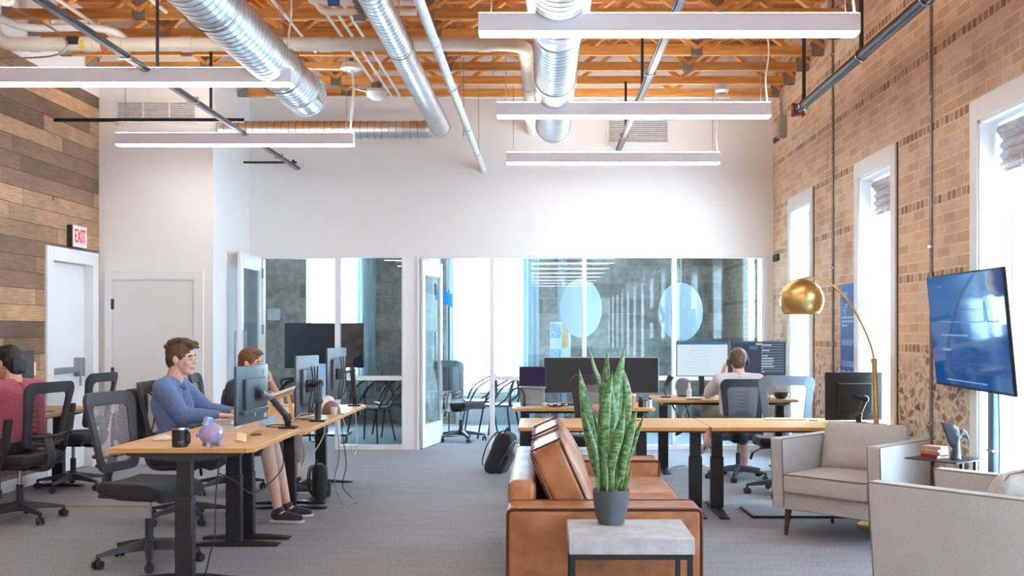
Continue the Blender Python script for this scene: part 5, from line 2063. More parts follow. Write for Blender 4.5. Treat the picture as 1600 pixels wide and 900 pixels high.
for s in (-1, 1):
    c = MB().cyl((s * .088, -.01, -.01), (s * .112, -.01, -.012), .041, .034, 24).build('ear_cup', M['grey_plastic'], hp_, bevel=.005)
    MB().tube([(s * .084, -.01 + .03 * math.cos(a), -.01 + .034 * math.sin(a)) for a in [2 * PI * i / 20 for i in range(20)]], .011, 8, True).build('ear_pad', M['black_fab'], c)
# ================================================================ monitors and arms
def flat_monitor(name, label, cat, w, h, loc, deg, back, screen, curve=0.0, stand=None, tilt=0, group=None, thick=.022, bezel=.008):
    """screen looks along local +x"""
    t = thing(name, label, cat, loc, R(deg), group)
    Mx = Euler((0, R(tilt), 0)).to_matrix()

    def cv(p, off=0):
        return Mx @ V((p[0] - curve * (1 - (2 * p[1] / w) ** 2), p[1], p[2]))
    n = 12 if curve else 1
    b = MB()
    b.rbox((0, 0, 0), (thick, w, h), .006, seg=2, div=n, fn=lambda p, u: cv(p))
    b.build('cabinet', back, t)
    MB().grid(n * 2, 1, lambda u, v: cv(V((thick / 2 + .0012, (u - .5) * (w - 2 * bezel), (v - .5) * (h - 2 * bezel))))).build('screen', screen, t)
    b = MB().rbox((-thick / 2 - .014 - curve, 0, -.01), (.03, w * .62, h * .6), .012, Mx)
    b.build('rear_hump', back, t)
    if stand:
        b = MB().bx(-thick - .055 - curve, -thick - .015 - curve, -.03, .03, -h / 2 - stand + .01, 0)
        b.build('stand_post', M['black_metal'], t, bevel=.004)
        MB().rbox((-.03 - curve, 0, -h / 2 - stand + .006), (.19, .24, .012), .005).build('stand_foot', M['black_metal'], t)
    return t


m1 = flat_monitor('monitor', 'dark monitor seen from behind on a thick arm, nearest on the left desks', 'monitor', .61, .395, (-2.02, 7.03, 1.057), 176, M['mon_back'], M['screen_dark'])
b = MB()
for (y, z, w, h) in ((-.235, .145, .05, .04), (-.245, -.165, .07, .035), (-.04, -.14, .02, .035)):
    MB().bx(-.0125, -.0118, y - w / 2, y + w / 2, z - h / 2, z + h / 2).build('label_sticker', M['label'], m1, smooth=False)
MB().box((-.034, 0, .0), (.012, .11, .11)).cyl((-.03, 0, 0), (-.075, 0, 0), .028, n=16).build('mount_plate', M['black_metal'], m1, bevel=.003)
b = MB().bx(-.045, -.012, -.22, .26, -.125, -.10)
b.build('port_ridge', M['mon_back'], m1, bevel=.004)
m2 = flat_monitor('monitor', 'upright monitor seen from behind on a middle left desk arm', 'monitor', .34, .50, (-1.97, 8.45, 1.035), 160, M['gunmetal'], M['screen_dark'])
m3 = flat_monitor('monitor', 'upright monitor seen from behind on the far left desk arm', 'monitor', .33, .48, (-1.93, 9.45, 1.09), 160, M['gunmetal'], M['screen_dark'])
for m in (m2, m3):
    b = MB()
    for k in range(3):
        b.tube(spline([(-.055, -.08 + .05 * k, .16), (-.075, -.04 + .03 * k, .02), (-.06, -.07 + .06 * k, -.14), (-.045, .02 * k, -.235)], 6), .006, 6)
    b.build('cable', M['rubber'], m)
    MB().box((-.048, .02, .0), (.02, .1, .1)).build('mount_plate', M['black_metal'], m, bevel=.003)
flat_monitor('monitor', 'dark monitor turned away at the plank wall desk, beside the black-haired head', 'monitor', .56, .34, (-4.70, 9.12, 1.14), 4, M['black_plastic'], pm('slate_screen', (.05, .06, .065), .3), stand=.22)


def arm_(mon, pts, base, r=(.024, .02), flip=False):
    """clamp arm that carries a monitor: a part of that monitor"""
    q = [V(p) - V(base) for p in pts]
    inv = (Matrix.Translation(mon.location) @ Matrix.Rotation(mon.rotation_euler.z, 4, 'Z')).inverted()
    b = MB().rbox((0, 0, .008), (.12, .10, .016), .006).bx(.03, .05, -.03, .03, -.09, .0).cyl((0, 0, .01), q[0], .024, n=16)
    t = b.build('monitor_arm', M['black_metal'], mon)
    t.matrix_local = inv @ Matrix.Translation(base)
    MB().tube([q[0], q[1]], r[0], 12).ell(q[0], (.034, .034, .034)).build('lower_link', M['grey_plastic'], t)
    MB().ell(q[1], (.034, .034, .034)).tube([q[1], q[2]], r[1] * .8, 12).build('joint', M['silver'] if flip else M['black_plastic'], t)


arm_(m1, [(-1.865, 7.40, .86), (-1.925, 7.13, 1.04), (-1.945, 7.03, 1.06)], (-1.865, 7.42, .78), flip=True)
arm_(m2, [(-1.77, 8.0, .94), (-1.79, 8.12, 1.07), (-1.91, 8.41, 1.04)], (-1.77, 7.97, .78))
arm_(m3, [(-1.84, 9.88, .86), (-1.83, 9.72, 1.11), (-1.875, 9.43, 1.10)], (-1.84, 9.90, .757))

m4 = flat_monitor('monitor', 'dark monitor seen from behind beside the arc lamp pole', 'monitor', .49, .40, (2.585, 8.50, .945), 96, M['screen_black'], M['screen_dark'])
b = MB().bx(-.0125, -.0115, -.2, .1, -.02, .06)
b.build('rear_panel', M['black_plastic'], m4, smooth=False)
arm_(m4, [(2.57, 8.32, .80), (2.63, 8.34, .93), (2.585, 8.46, .945)], (2.57, 8.30, .73))
m5 = flat_monitor('monitor', 'very wide black curved monitor behind the plant', 'monitor', 1.18, .372, (.585, 10.42, 1.032), -90, M['silver'], M['screen_black'], curve=.05, stand=.104)
m6 = flat_monitor('monitor', 'monitor with a white page and blue bar, left of the headphones man', 'monitor', .565, .385, (1.722, 11.08, 1.182), -90, M['black_plastic'], M['led'], stand=.212)
b = MB()
b.bx(.0125, .0132, -.274, .274, .155, .184)
b.build('title_bar', M['led_blue'], m6, smooth=False)
b = MB()
random.seed(3)
for k in range(9):
    b.bx(.0125, .0131, -.09 - .12 * random.random(), .03 + .1 * random.random(), .12 - k * .031, .123 - k * .031)
b.build('page_text', pm('pale_ink', (.3, .36, .42), .5, emit=(.42, .52, .62), es=.2), m6, smooth=False)
m7 = flat_monitor('monitor', 'monitor full of dark code, right of the headphones man', 'monitor', .60, .385, (2.335, 11.08, 1.182), -90, M['black_plastic'], M['code_bg'], stand=.212)
b, c = MB(), MB()
for k in range(11):
    z = .15 - k * .029
    w = .10 + .13 * random.random()
    b.bx(.0124, .0130, .285 - .19 - w * 0, .285 - .19 + .0, z, z + .001)
    b.bx(.0124, .0131, .285 - .255, .284 - .0, z - .010, z + .010) if False else None
    b.bx(.0124, .0131, .03, .03 + .245, z - .009, z + .009)
    c.bx(.0132, .0137, .03 + .245 * random.random() * .6, .275, z - .007, z + .004)
b.build('code_rows', M['code_line'], m7, smooth=False)
c.build('code_gaps', M['code_dark'], m7, smooth=False)
MB().bx(.0124, .0131, -.03, .04, .150, .170).build('highlight', M['code_yellow'], m7, smooth=False)
MB().bx(.0124, .0131, -.285, .29, .174, .186).bx(.0124, .0131, -.10, -.01, .10, .14).build('tool_bar', M['led_blue'], m7, smooth=False)

# ================================================================ things on the left desks
t = thing('mug', 'black insulated mug with a steel rim on the nearest left desk', 'mug', (-2.175, 6.085, .80), R(-30))
MB().lathe([(.040, 0), (.047, .004), (.0475, .104), (.0455, .104), (.044, .012), (.001, .01)], 36).build('cup', M['mug'], t)
MB().lathe([(.0475, .104), (.0472, .116), (.0445, .116), (.0450, .104)], 36, caps=False).build('rim', M['chrome'], t)
MB().tube(rp([(.045, .022), (.085, .022), (.085, .090), (.045, .090)], .016, 5), .006, 8) if False else None
pts = [(u, 0, w) for u, w in [(.044, .024), (.066, .024), (.077, .030), (.080, .045), (.080, .070), (.077, .084), (.066, .090), (.044, .090)]]
hm = MB().tube(spline(pts, 4), .0055, 8, flat=(1, 1.5)).build('handle', M['mug'], t)
a0 = -R(58) + R(30)
for i, chx in enumerate('YETI'):
    a = R(-62) + R(30) + (i - 1.5) * .235
    Mm = Matrix.Translation((.0478 * math.cos(a), .0478 * math.sin(a), .030)) @ Matrix.Rotation(a + PI / 2, 4, 'Z') @ Matrix.Rotation(PI / 2, 4, 'X')
    text_mesh(chx, .018, .0006, 'lettering', M['silver'], t, Mm)

t = thing('piggy_bank', 'round blue and pink glazed bank with a blue top on the nearest left desk', 'piggy bank', (-2.0, 6.12, .80), R(35))
t.scale = (1.18, 1.18, 1.15)
b = MB().ell((0, 0, .064), (.062, .060, .058)).ell((-.046, -.01, .06), (.022, .022, .02))
for x in (-.028, .03):
    for y in (-.028, .028):
        b.cap((x, y, .006), (x * .9, y * .9, .03), .011, .013, 8)
b.ell((-.01, .035, .102), (.012, .008, .014), (.4, 0, .3)).ell((-.01, -.035, .102), (.012, .008, .014), (-.4, 0, -.3))
blob(b, .0035, 2, 'body', M['pig'], t)
MB().rbox((-.018, -.004, .128), (.040, .034, .05), .006, (.1, .12, .3)).build('top_label', M['pig_cap'], t)
MB().cyl((-.076, -.012, .06), (-.070, -.011, .06), .010, n=14).build('snout', M['pig'], t)
tag(blob(MB().ell((-2.40, 6.42, .815), (.055, .035, .022)).ell((-2.37, 6.44, .810), (.05, .03, .014), (0, 0, .5)).ell((-2.43, 6.41, .809), (.04, .03, .012)), .004, 3, 'paper_wad', M['paper'], None), 'crumpled white wad left of the black mug', 'paper')
nt_ = MB().grid(4, 4, lambda u, v: V((-1.93 + .07 * u - .02 * v, 6.36 + .07 * v, .803 + .045 * v * v + .006 * math.sin(u * 5)))).build('note_or_light_patch', M['light_patch'])  # patch of light on the desk, modelled as a curled yellow sheet
sm = nt_.modifiers.new('s', 'SOLIDIFY'); sm.thickness = .0015
tag(nt_, 'curled yellow sheet standing in for a patch of light under the near dark monitor', 'sticky note')
nt_ = MB().grid(4, 4, lambda u, v: V((-2.11 + .09 * u, 7.55 + .05 * u + .05 * v, .785 + .05 * v + .02 * u))).build('note_or_light_patch', M['bluenote'])
sm = nt_.modifiers.new('s', 'SOLIDIFY'); sm.thickness = .0015
tag(nt_, 'pale blue note propped beside the thick monitor arm', 'sticky note')


def book(label, x, y, z, w, d, th, ro, cov, group=None):
    bk = thing('book', label, 'book', (x, y, z), R(ro), group)
    MB().bx(-w / 2, w / 2, -d / 2, d / 2, 0, .003).bx(-w / 2, w / 2, -d / 2, d / 2, th - .003, th).bx(-w / 2, -w / 2 + .003, -d / 2, d / 2, 0, th).build('cover', cov, bk, smooth=False)
    MB().bx(-w / 2 + .003, w / 2 - .004, -d / 2 + .004, d / 2 - .004, .003, th - .003).build('pages', M['paper'], bk, smooth=False)


book('white book on the middle left desk, lower of two before the blue sleeve', -2.33, 7.46, .78, .19, .22, .032, 4, M['paper'])
book('grey covered book on top of the white book by the blue sleeve', -2.34, 7.47, .8125, .18, .21, .026, -5, M['silver'])
# wooden laptop stand with a laptop
t = thing('laptop_stand', 'pale wooden A-frame laptop stand behind the near dark monitor', 'laptop stand', (-2.10, 8.10, .78), R(12))
for y in (-.11, .11):
    b = MB().bar((-.10, y, 0), (-.06, y, .17), .018, .03, (0, 1, 0)).bar((.10, y, 0), (.06, y, .215), .018, .03, (0, 1, 0)).bar((-.09, y, .158), (.10, y, .225), .018, .026, (0, 1, 0))
    b.build('side_frame', M['wood_light'], t, smooth=False)
MB().bx(-.01, .01, -.11, .11, .10, .125).build('cross_bar', M['wood_light'], t, smooth=False)
t = thing('laptop', 'closed grey laptop resting on the wooden stand', 'laptop', (-2.10, 8.10, .985), R(12))
Mx = Euler((0, R(-19.4), 0)).to_matrix()
MB().rbox((0, 0, .006), (.24, .34, .010), .004, Mx).build('base', M['silver'], t)
MB().rbox((0, 0, .0155), (.24, .34, .007), .003, Mx).build('lid', M['paper'], t)
# cap, cup, bag
t = thing('baseball_cap', 'mauve baseball cap on the far left desk', 'cap', (-1.86, 8.90, .757), R(-35))
def capf(u, v):
    a, e = u * 2 * PI, v * PI / 2
    return V((.088 * math.cos(a) * math.cos(e), .076 * math.sin(a) * math.cos(e), .115 * math.sin(e) ** .85 + .004))
o = MB().grid(36, 10, capf).build('crown', M['cap'], t)
o.modifiers.new('s', 'SOLIDIFY').thickness = .002
o = MB().grid(14, 5, lambda u, v: V((.07 * math.cos((u - .5) * 2.2) + .075 * v * math.cos((u - .5) * 1.8), (.076 + .004 * v) * math.sin((u - .5) * 2.2), .008 - .004 * v + .010 * (1 - (2 * u - 1) ** 2) * (1 - v * .3)))).build('brim', M['cap'], t)
o.modifiers.new('s', 'SOLIDIFY').thickness = .003
MB().ell((0, 0, .118), (.007, .007, .004)).build('button', M['cap'], t)
t = thing('paper_cup', 'small white paper cup beside the mauve cap', 'cup', (-1.80, 8.72, .757))
MB().lathe([(.022, 0), (.03, .075), (.031, .078), (.028, .078), (.021, .004), (.001, .003)], 24).build('cup_body', M['paper'], t)
t = thing('paper_bag', 'crumpled white bag behind the mauve cap', 'bag', (-1.98, 9.15, .757))
b = MB().ell((0, 0, .06), (.09, .06, .06), (.2, .3, .4)).ell((.03, .03, .10), (.06, .05, .05), (.5, 0, .2)).ell((-.05, .02, .05), (.05, .06, .05))
blob(b, .007, 2, 'bag_body', M['paper'], t)
# cables
CAB = [('black cable drooping under the right edge of the nearest left desk', 'rubber', [(-1.84, 7.05, .77), (-1.80, 7.0, .55), (-1.95, 6.85, .40), (-2.03, 6.7, .50), (-2.05, 6.4, .60)]),
       ('black cable looping down the nearest desk leg', 'rubber', [(-1.94, 6.09, .74), (-1.955, 6.06, .5), (-1.95, 6.03, .30), (-1.97, 6.01, .18), (-2.02, 5.99, .012), (-2.14, 5.99, .012)]),
       ('grey cable hanging under the middle left desk', 'cable', [(-1.74, 7.25, .76), (-1.72, 7.3, .6), (-1.78, 7.5, .5), (-1.75, 7.9, .6), (-1.74, 8.2, .74)]),
       ('grey cable trailing to the floor by the second desk leg', 'cable', [(-1.75, 8.55, .74), (-1.73, 8.6, .45), (-1.78, 8.65, .2), (-1.72, 8.7, .012), (-1.6, 8.75, .012)]),
       ('black cable with an adapter under the far left desk', 'rubber', [(-1.78, 8.9, .73), (-1.76, 8.95, .5), (-1.75, 9.0, .3), (-1.80, 9.1, .1), (-1.7, 9.0, .012)]),
       ('white cable swagged under the far left desk', 'wire_white', [(-1.78, 9.0, .73), (-1.74, 9.2, .42), (-1.76, 9.5, .35), (-1.80, 9.8, .5), (-1.84, 9.9, .72)]),
       ('black cable curled on the desk at the thick monitor arm', 'rubber', [(-1.86, 7.46, .79), (-1.98, 7.42, .79), (-2.05, 7.5, .79), (-2.0, 7.6, .79), (-1.9, 7.56, .79)]),
       ('white cable curled on the desk beside the black cable', 'wire_white', [(-1.80, 7.5, .79), (-1.9, 7.66, .79), (-2.02, 7.7, .79), (-2.1, 7.62, .79)]),
       ('tangled grey cable on the far left desk', 'cable', [(-1.84, 8.4, .785), (-1.95, 8.3, .82), (-1.99, 8.2, .79), (-1.86, 8.15, .785), (-1.80, 8.3, .79)])]
for l, m_, pts in CAB:
    tag(MB().tube(spline(pts, 8), .0042, 6).build('power_cable', M[m_]), l, 'cable')
tag(MB().tube([(-4.55, 8.62, .006), (-3.4, 8.60, .006), (-2.12, 8.58, .006)], .006, 6).build('floor_cord', M['gold_cord']), 'yellow cord lying across the carpet under the left chairs', 'cord')


def backpack(label, loc, rz, lean, s=1.0, pack=None):
    t = thing('backpack', label, 'backpack', loc, R(rz))
    Mx = Euler((0, R(lean), 0)).to_matrix()

    def f(p, u):
        k = (1 - u[1] ** 4) * (1 - u[2] ** 4)
        return (p[0] * (.72 + .28 * k) , p[1] * (1 - .18 * max(0, u[2]) ** 2), p[2])
    MB().rbox(Mx @ V((0, 0, .22 * s)), (.17 * s, .30 * s, .44 * s), .06 * s, Mx, seg=4, div=6, fn=f).build('main_pack', M['pack'], t)
    MB().rbox(Mx @ V((.085 * s, 0, .15 * s)), (.08 * s, .24 * s, .22 * s), .035 * s, Mx, seg=3, div=4).build('front_pocket', M['pack'], t)
    for y in (-.08, .08):
        pts = [(-.075, y * .7, .42), (-.115, y, .38), (-.135, y * 1.2, .24), (-.11, y * 1.4, .10), (-.08, y * 1.5, .05)]
        MB().tube([Mx @ (V(p) * s) for p in spline(pts, 6)], .018 * s, 8, flat=(1, .35)).build('shoulder_strap', M['pack'], t)
    MB().tube([Mx @ (V(p) * s) for p in spline([(-.04, -.04, .43), (-.04, -.03, .475), (-.04, .03, .475), (-.04, .04, .43)], 5)], .009 * s, 8).build('grab_handle', M['pack'], t)
    MB().tube([Mx @ (V(p) * s) for p in spline([(.07, -.12, .12), (.088, -.11, .34), (.085, 0, .40), (.088, .11, .34), (.07, .12, .12)], 6)], .004 * s, 6).build('zipper', M['strut'], t)
    return t


backpack('black backpack leaning on the carpet beyond the sofa back', (-.55, 10.72, 0), -18, 26, 1.05)
backpack('black backpack hung behind the chair of the man in blue', (-3.22, 7.93, .60), 180, -4, 1.0)
backpack('black bag on the floor under the far left desk', (-1.98, 8.98, 0), 20, 0, .72)

# ================================================================ things on the right desks
tag(MB().rbox((2.06, 8.70, .737), (.34, .11, .012), .004).build('keyboard', M['paper'], smooth=True), 'thin white keyboard on the desk before the bluish chair', 'keyboard')
t = thing('laptop', 'small open laptop with a purple screen left of the wide monitor', 'laptop', (-.115, 10.22, .742))
MB().bx(-.12, .12, -.08, .08, 0, .17).build('riser', M['silver'], t, bevel=.004)
MB().rbox((0, -.01, .178), (.27, .2, .014), .005).build('base', M['silver'], t)
Mx = Euler((R(-8), 0, 0)).to_matrix()
MB().rbox((0, .095, .285), (.27, .008, .20), .004, Mx).build('lid', M['black_plastic'], t)
MB().rbox((0, .089, .285), (.25, .003, .18), .001, Mx).build('screen', M['purple'], t)
t = thing('headset', 'black headset standing at the left end of the cluttered desk', 'headphones', (-.26, 9.95, .742))
MB().tube([(.07 * math.cos(a), .02, .10 + .085 * math.sin(a)) for a in [PI * i / 16 for i in range(17)]], .009, 8).build('headband', M['black_plastic'], t)
for x in (-.07, .07):
    MB().cyl((x - .012, .02, .052), (x + .012, .02, .052), .048, n=20).build('ear_cup', M['black_plastic'], t, bevel=.004)
for i, (x, y, ro, mm, l) in enumerate(((.08, 9.98, 12, 'kraft', 'pinkish sheet of paper on the cluttered desk'), (.20, 10.02, -20, 'paper', 'white sheet of paper before the wide monitor'), (-.16, 9.93, 35, 'paper', 'white paper beside the black headset'))):
    tag(MB().box((x, y, .7435 + i * .0012), (.21, .15, .001), (0, 0, R(ro))).build('paper_sheet', M[mm], smooth=False), l, 'paper')
random.seed(9)
for l, m_, x0, x1 in (('tangled white cable on the cluttered desk', 'wire_white', -.05, .25), ('tangled black cable on the cluttered desk', 'rubber', .0, .33), ('grey cable heap before the wide monitor', 'cable', .08, .38)):
    pts = [(x0 + (x1 - x0) * random.random(), 9.88 + .14 * random.random(), .755 + .03 * random.random()) for _ in range(9)]
    tag(MB().tube(spline(pts, 6), .007, 6).build('cable_tangle', M[m_]), l, 'cable')
t = thing('tumbler', 'amber tumbler on the cluttered desk right of the plant', 'cup', (.865, 9.93, .742))
MB().lathe([(.028, 0), (.034, .11), (.035, .118), (.032, .118), (.027, .006), (.001, .005)], 26).build('cup_body', M['amber'], t)
MB().lathe([(.0355, .116), (.0355, .128), (.01, .130), (.001, .130)], 26).build('lid', M['paper'], t)
for x, y, h, r, mm, l in ((.945, 9.95, .10, .024, 'black_plastic', 'small dark jar beside the amber tumbler'), (.99, 9.90, .075, .022, 'silver', 'small silver jar right of the dark jar'), (1.035, 9.94, .09, .02, 'paper', 'small white jar at the right end of the cluttered desk')):
    j = thing('jar', l, 'jar', (x, y, .742))
    MB().lathe([(r, 0), (r, h * .72), (r * .7, h * .8), (r * .7, h * .86)], 20).build('jar_body', M[mm], j)
    MB().lathe([(r * .75, h * .84), (r * .78, h * .86), (r * .78, h), (.001, h + .001)], 20).build('lid', M['black_plastic'], j)
t = thing('computer_tower', 'white computer tower on the floor beyond the sofa arm', 'computer', (.93, 10.42, 0))
MB().rbox((0, 0, .19), (.17, .40, .38), .008).build('case', M['silver'], t)
MB().bx(-.07, .07, -.203, -.2, .05, .35).build('front_panel', M['label'], t, smooth=False)
MB().cyl((.0, -.203, .33), (0, -.207, .33), .009, n=14).build('power_button', M['strut'], t)
t = thing('bottle', 'small white bottle on the desk left of the headphones man', 'bottle', (1.52, 10.66, .777))
MB().lathe([(.025, 0), (.026, .09), (.012, .115), (.011, .13)], 22).build('bottle_body', M['paper'], t)
MB().lathe([(.013, .125), (.013, .15), (.006, .165), (.001, .166)], 16).build('cap', M['white_pipe'], t)
t = thing('desk_lamp', 'small black desk lamp at the left end of the headphones desk', 'lamp', (1.30, 10.85, .777))
MB().lathe([(.055, 0), (.055, .014), (.01, .018)], 24).build('base', M['black_plastic'], t)
MB().tube(spline([(0, 0, .015), (-.02, 0, .09), (.0, -.01, .16)], 6), .007, 8).build('stem', M['black_plastic'], t)
MB().lathe([(.018, .0), (.024, .03), (.036, .11), (.034, .112), (.02, .03)], 20, (0, -.01, .13), Euler((0, R(28), 0)).to_matrix(), caps=False).build('lamp_shade', M['black_plastic'], t)
t = thing('desk_fan', 'round grey disc on a foot behind the small white bottle', 'fan', (1.50, 10.98, .777))
MB().lathe([(.06, 0), (.06, .012), (.012, .02)], 24).build('base', M['grey_plastic'], t)
MB().cyl((0, 0, .015), (0, 0, .07), .01).build('stem', M['grey_plastic'], t)
b = MB()
for r in (.03, .05, .07, .088):
    b.tube([(r * math.cos(a), -.02, .115 + r * math.sin(a)) for a in [2 * PI * i / 28 for i in range(28)]], .003, 5, True)
for i in range(12):
    a = 2 * PI * i / 12
    b.cyl((.012 * math.cos(a), -.02, .115 + .012 * math.sin(a)), (.088 * math.cos(a), -.018, .115 + .088 * math.sin(a)), .002, n=5)
b.build('guard', M['silver'], t)
MB().cyl((0, .01, .115), (0, -.012, .115), .082, n=28).build('rear_guard', M['strut'], t)
tag(MB().rbox((1.62, 10.62, .785), (.30, .11, .014), .004).build('keyboard', M['paper']), 'white keyboard before the headphones man', 'keyboard')
t = thing('phone', 'dark phone at the front edge of the headphones desk', 'phone', (1.55, 10.51, .777), R(8))
MB().rbox((0, 0, .004), (.15, .07, .008), .003).build('case', M['black_plastic'], t)
MB().bx(-.07, .07, -.031, .031, .0081, .0086).build('screen', M['screen_dark'], t, smooth=False)
t = thing('bowl', 'dark bowl on the desk seen through the bluish chair', 'bowl', (2.48, 10.65, .777))
MB().lathe([(.04, 0), (.075, .03), (.082, .065), (.078, .065), (.068, .03), (.001, .012)], 30).build('bowl_body', M['whale'], t)
t = thing('computer_mouse', 'pale computer mouse left of the dark bowl', 'computer mouse', (2.33, 10.62, .777))
MB().ell((0, 0, .012), (.03, .05, .022)).build('mouse_body', M['silver'], t)
tag(MB().tube(spline([(1.30, 10.9, .02), (1.40, 11.0, .012), (1.5, 10.9, .045), (1.58, 11.0, .012), (1.7, 10.95, .04), (1.78, 11.02, .012), (1.9, 11.1, .012)], 8), .008, 6).build('power_cable', M['wire_white']), 'white cable looped on the floor under the headphones desk', 'cable')
for l, m_, pts in (('white cable hanging under the headphones desk', 'wire_white', [(1.42, 10.85, .74), (1.40, 10.8, .55), (1.52, 10.8, .45), (1.48, 10.85, .6), (1.62, 10.85, .73)]),
                   ('black cable hanging under the headphones desk', 'rubber', [(1.35, 10.85, .74), (1.45, 10.8, .5), (1.4, 10.8, .38), (1.55, 10.85, .5), (1.5, 10.85, .74)]),
                   ('white cable hanging under the cluttered desk', 'wire_white', [(.05, 10.2, .70), (.1, 10.2, .5), (.2, 10.2, .42), (.18, 10.2, .6), (.3, 10.2, .70)]),
                   ('silver cable bundle under the cluttered desk', 'cable', [(.15, 10.25, .70), (.12, 10.25, .45), (.25, 10.2, .36), (.38, 10.2, .5), (.32, 10.2, .70)])):
    tag(MB().tube(spline(pts, 8), .009, 6).build('power_cable', M[m_]), l, 'cable')
# clutter on the plank wall desk
t = thing('paper_stack', 'stack of papers on the plank wall desk', 'paper', (-4.62, 9.0, .75), R(10))
for i in range(4):
    MB().box((.004 * i, .006 * (i % 2), .004 + i * .006), (.22, .30, .0055), (0, 0, .08 * math.sin(i * 2))).build('paper_sheet', M['paper'], t, smooth=False)

# ================================================================ in the rooms behind the glass
t = thing('television', 'black television on a stand in the left meeting room', 'television', (-3.13, 14.5, 1.275))
MB().rbox((0, 0, 0), (1.12, .05, .64), .01).build('cabinet', M['screen_black'], t)
MB().bx(-.55, .55, -.029, -.025, -.31, .31).build('screen', M['screen_dark'], t, smooth=False)
MB().bx(-.04, .04, .02, .06, -1.25, .1).build('stand_post', M['black_metal'], t, bevel=.004)
MB().rbox((0, .03, -1.26), (.7, .45, .03), .01).build('stand_foot', M['black_metal'], t)
t = thing('display_board', 'pale blue glowing board standing below the meeting room television', 'board', (-2.93, 13.7, 0))
MB().rbox((0, 0, .80), (.34, .02, .48), .006).build('panel', M['pale_blue'], t)
for x in (-.15, .15):
    MB().bx(x - .01, x + .01, -.012, .012, 0, .58).bx(x - .012, x + .012, -.15, .15, 0, .02).build('leg', M['strut'], t, smooth=False)
tag(MB().bx(-4.40, -4.20, YM - .02, YM, 1.65, 1.83).build('wall_plate', M['label'], bevel=.004), 'pale square plate on the stone wall of the left meeting room', 'wall plate')


def wire_chair():
    c = thing('wire_chair', 'x', 'chair', group='black wire-back chairs')
    MB().rbox((0, 0, .455), (.44, .45, .03), .014, div=4, fn=lambda p, u: (p[0], p[1], p[2] - .015 * (1 - u[0] ** 2) * (1 - u[1] ** 2))).build('seat', M['black_plastic'], c)
    for x in (-1, 1):
        for y in (-1, 1):
            MB().tube([(x * .17, y * .18, .45), (x * .24, y * .24, 0)], .013, 8).build('leg', M['black_plastic'], c)
    for k, pts in enumerate(([(.16, -.21, .46), (.05, -.26, .66), (-.17, -.2, .80), (-.23, 0, .84), (-.17, .2, .80), (.05, .26, .66), (.16, .21, .46)],
                             [(-.20, -.19, .46), (-.23, -.22, .62), (-.24, -.05, .80), (-.22, .14, .74), (-.19, .24, .58), (-.05, .24, .46)],
                             [(-.20, .19, .46), (-.23, .22, .62), (-.24, .05, .82), (-.22, -.14, .74), (-.19, -.24, .58), (-.05, -.24, .46)])):
        MB().tube(spline(pts, 6), .013, 8).build('back_loop', M['black_plastic'], c)
    return c


wc0 = wire_chair()
for i, (x, y, d, l) in enumerate(((-2.32, 13.62, 250, 'black wire-back chair behind the glass left of the white post'), (-2.14, 14.45, 205, 'black wire-back chair close to the white post, behind glass'),
                                  (-3.35, 14.0, 80, 'black wire-back chair below the meeting room television'), (-.95, 14.95, 190, 'black wire-back chair seen through the open glass door'), (-.62, 14.15, 165, 'second black wire-back chair through the open door, nearer the mullion'))):
    o = wc0 if i == 0 else copy_tree(wc0)
    o['label'] = l
    put(o, x, y, d)
co_ = make_chair(M['chrome'], M['chair_net_dark'], (), 'grey swivel chair beside the open glass door, behind glass', 'meeting room swivel chairs')
put(co_, -1.12, 13.72, 60)
t = thing('fringed_pennant', 'bright blue fringed felt pennant on a black pole, behind the open door', 'pennant', (-1.34, 14.35, 0))
MB().cyl((0, 0, 0), (0, 0, 2.05), .009, n=10).build('pole', M['black_metal'], t)
MB().lathe([(.14, 0), (.14, .012), (.012, .03)], 24).build('base', M['black_metal'], t)
def pen(u, v):
    return V((-.19 + .24 * u, -.02 + .01 * math.sin(u * 6), 2.12 - .12 * u - .17 * v - (.03 * abs(math.sin(u * 22)) if v > .95 else 0)))
o = MB().grid(44, 6, pen).build('felt', M['fringe'], t)
o.modifiers.new('s', 'SOLIDIFY').thickness = .008
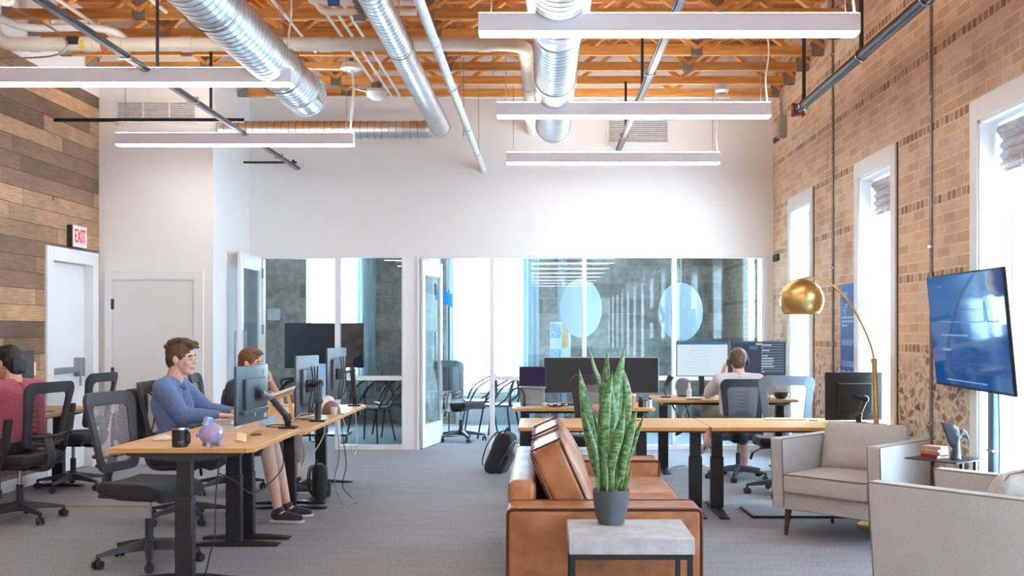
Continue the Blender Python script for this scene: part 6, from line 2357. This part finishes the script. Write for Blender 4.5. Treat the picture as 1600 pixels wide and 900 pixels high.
MB().rbox((-.19, -.02, 2.07), (.03, .03, .17), .01).build('hem', pm('navy_felt', (.03, .10, .30), .8), t)


def drape(label, x0, x1, y, z0, z1):
    t = tag(MB().grid(int((x1 - x0) / .012), 4, lambda u, v: V((x0 + (x1 - x0) * u, y + .025 * math.sin(u * (x1 - x0) * 75) + .01 * math.sin(u * 9), z0 + (z1 - z0) * v))).build('curtain', M['curtain']), label, 'curtain')
    t.modifiers.new('s', 'SOLIDIFY').thickness = .003


drape('pale sheer curtain at the left side of the far bright window', -1.55, -1.20, YM - .08, .45, 3.0)
drape('pale sheer curtain at the right side of the far bright window', -.52, -.08, YM - .08, .45, 3.0)
drape('pale sheer curtain in the left meeting room, right of its window', -2.98, -2.66, YM - .08, .45, 3.0)
drape('narrow pale curtain in the right meeting room', .22, .36, YM - .08, .05, 3.0)
struct(MB().bx(-1.40, -.15, YM - .05, YM, .0, .47), 'trim_3', M['sill_grey'], bevel=.004)
for (x, z, y, ro, l) in ((.475, 1.775, 13.05, 42, 'pale translucent round panel hung behind the wide monitor glass'), (1.755, 1.73, 13.05, 34, 'pale translucent round panel hung behind the two desk monitors')):
    t = thing('hanging_disc', l, 'round panel', (x, y, z), R(ro), 'round hanging panels')
    MB().cyl((0, -.006, 0), (0, .006, 0), .375, n=48).build('disc', M['frost'], t)
    MB().cyl((0, 0, .37), (0, 0, 3.1 - z), .003, n=5).build('hanging_wire', M['cable'], t)
t = thing('poster_panel', 'white poster with blue and orange blocks, seen through glass over the small laptop', 'poster', (.25, 15.6, 1.32))
MB().bx(-.16, .16, -.01, .01, -.3, .3).build('panel', M['paper'], t, smooth=False)
MB().bx(-.15, .02, -.013, -.009, .05, .27).bx(-.15, .02, -.013, -.009, -.28, -.12).build('blue_block', M['pig_cap'], t, smooth=False)
MB().bx(.03, .12, -.013, -.009, -.10, .27).build('orange_block', M['desert'], t, smooth=False)
MB().bx(-.02, .02, .01, .03, -1.32, .2).bx(-.2, .2, -.1, .14, -1.32, -1.30).build('stand', M['strut'], t, smooth=False)
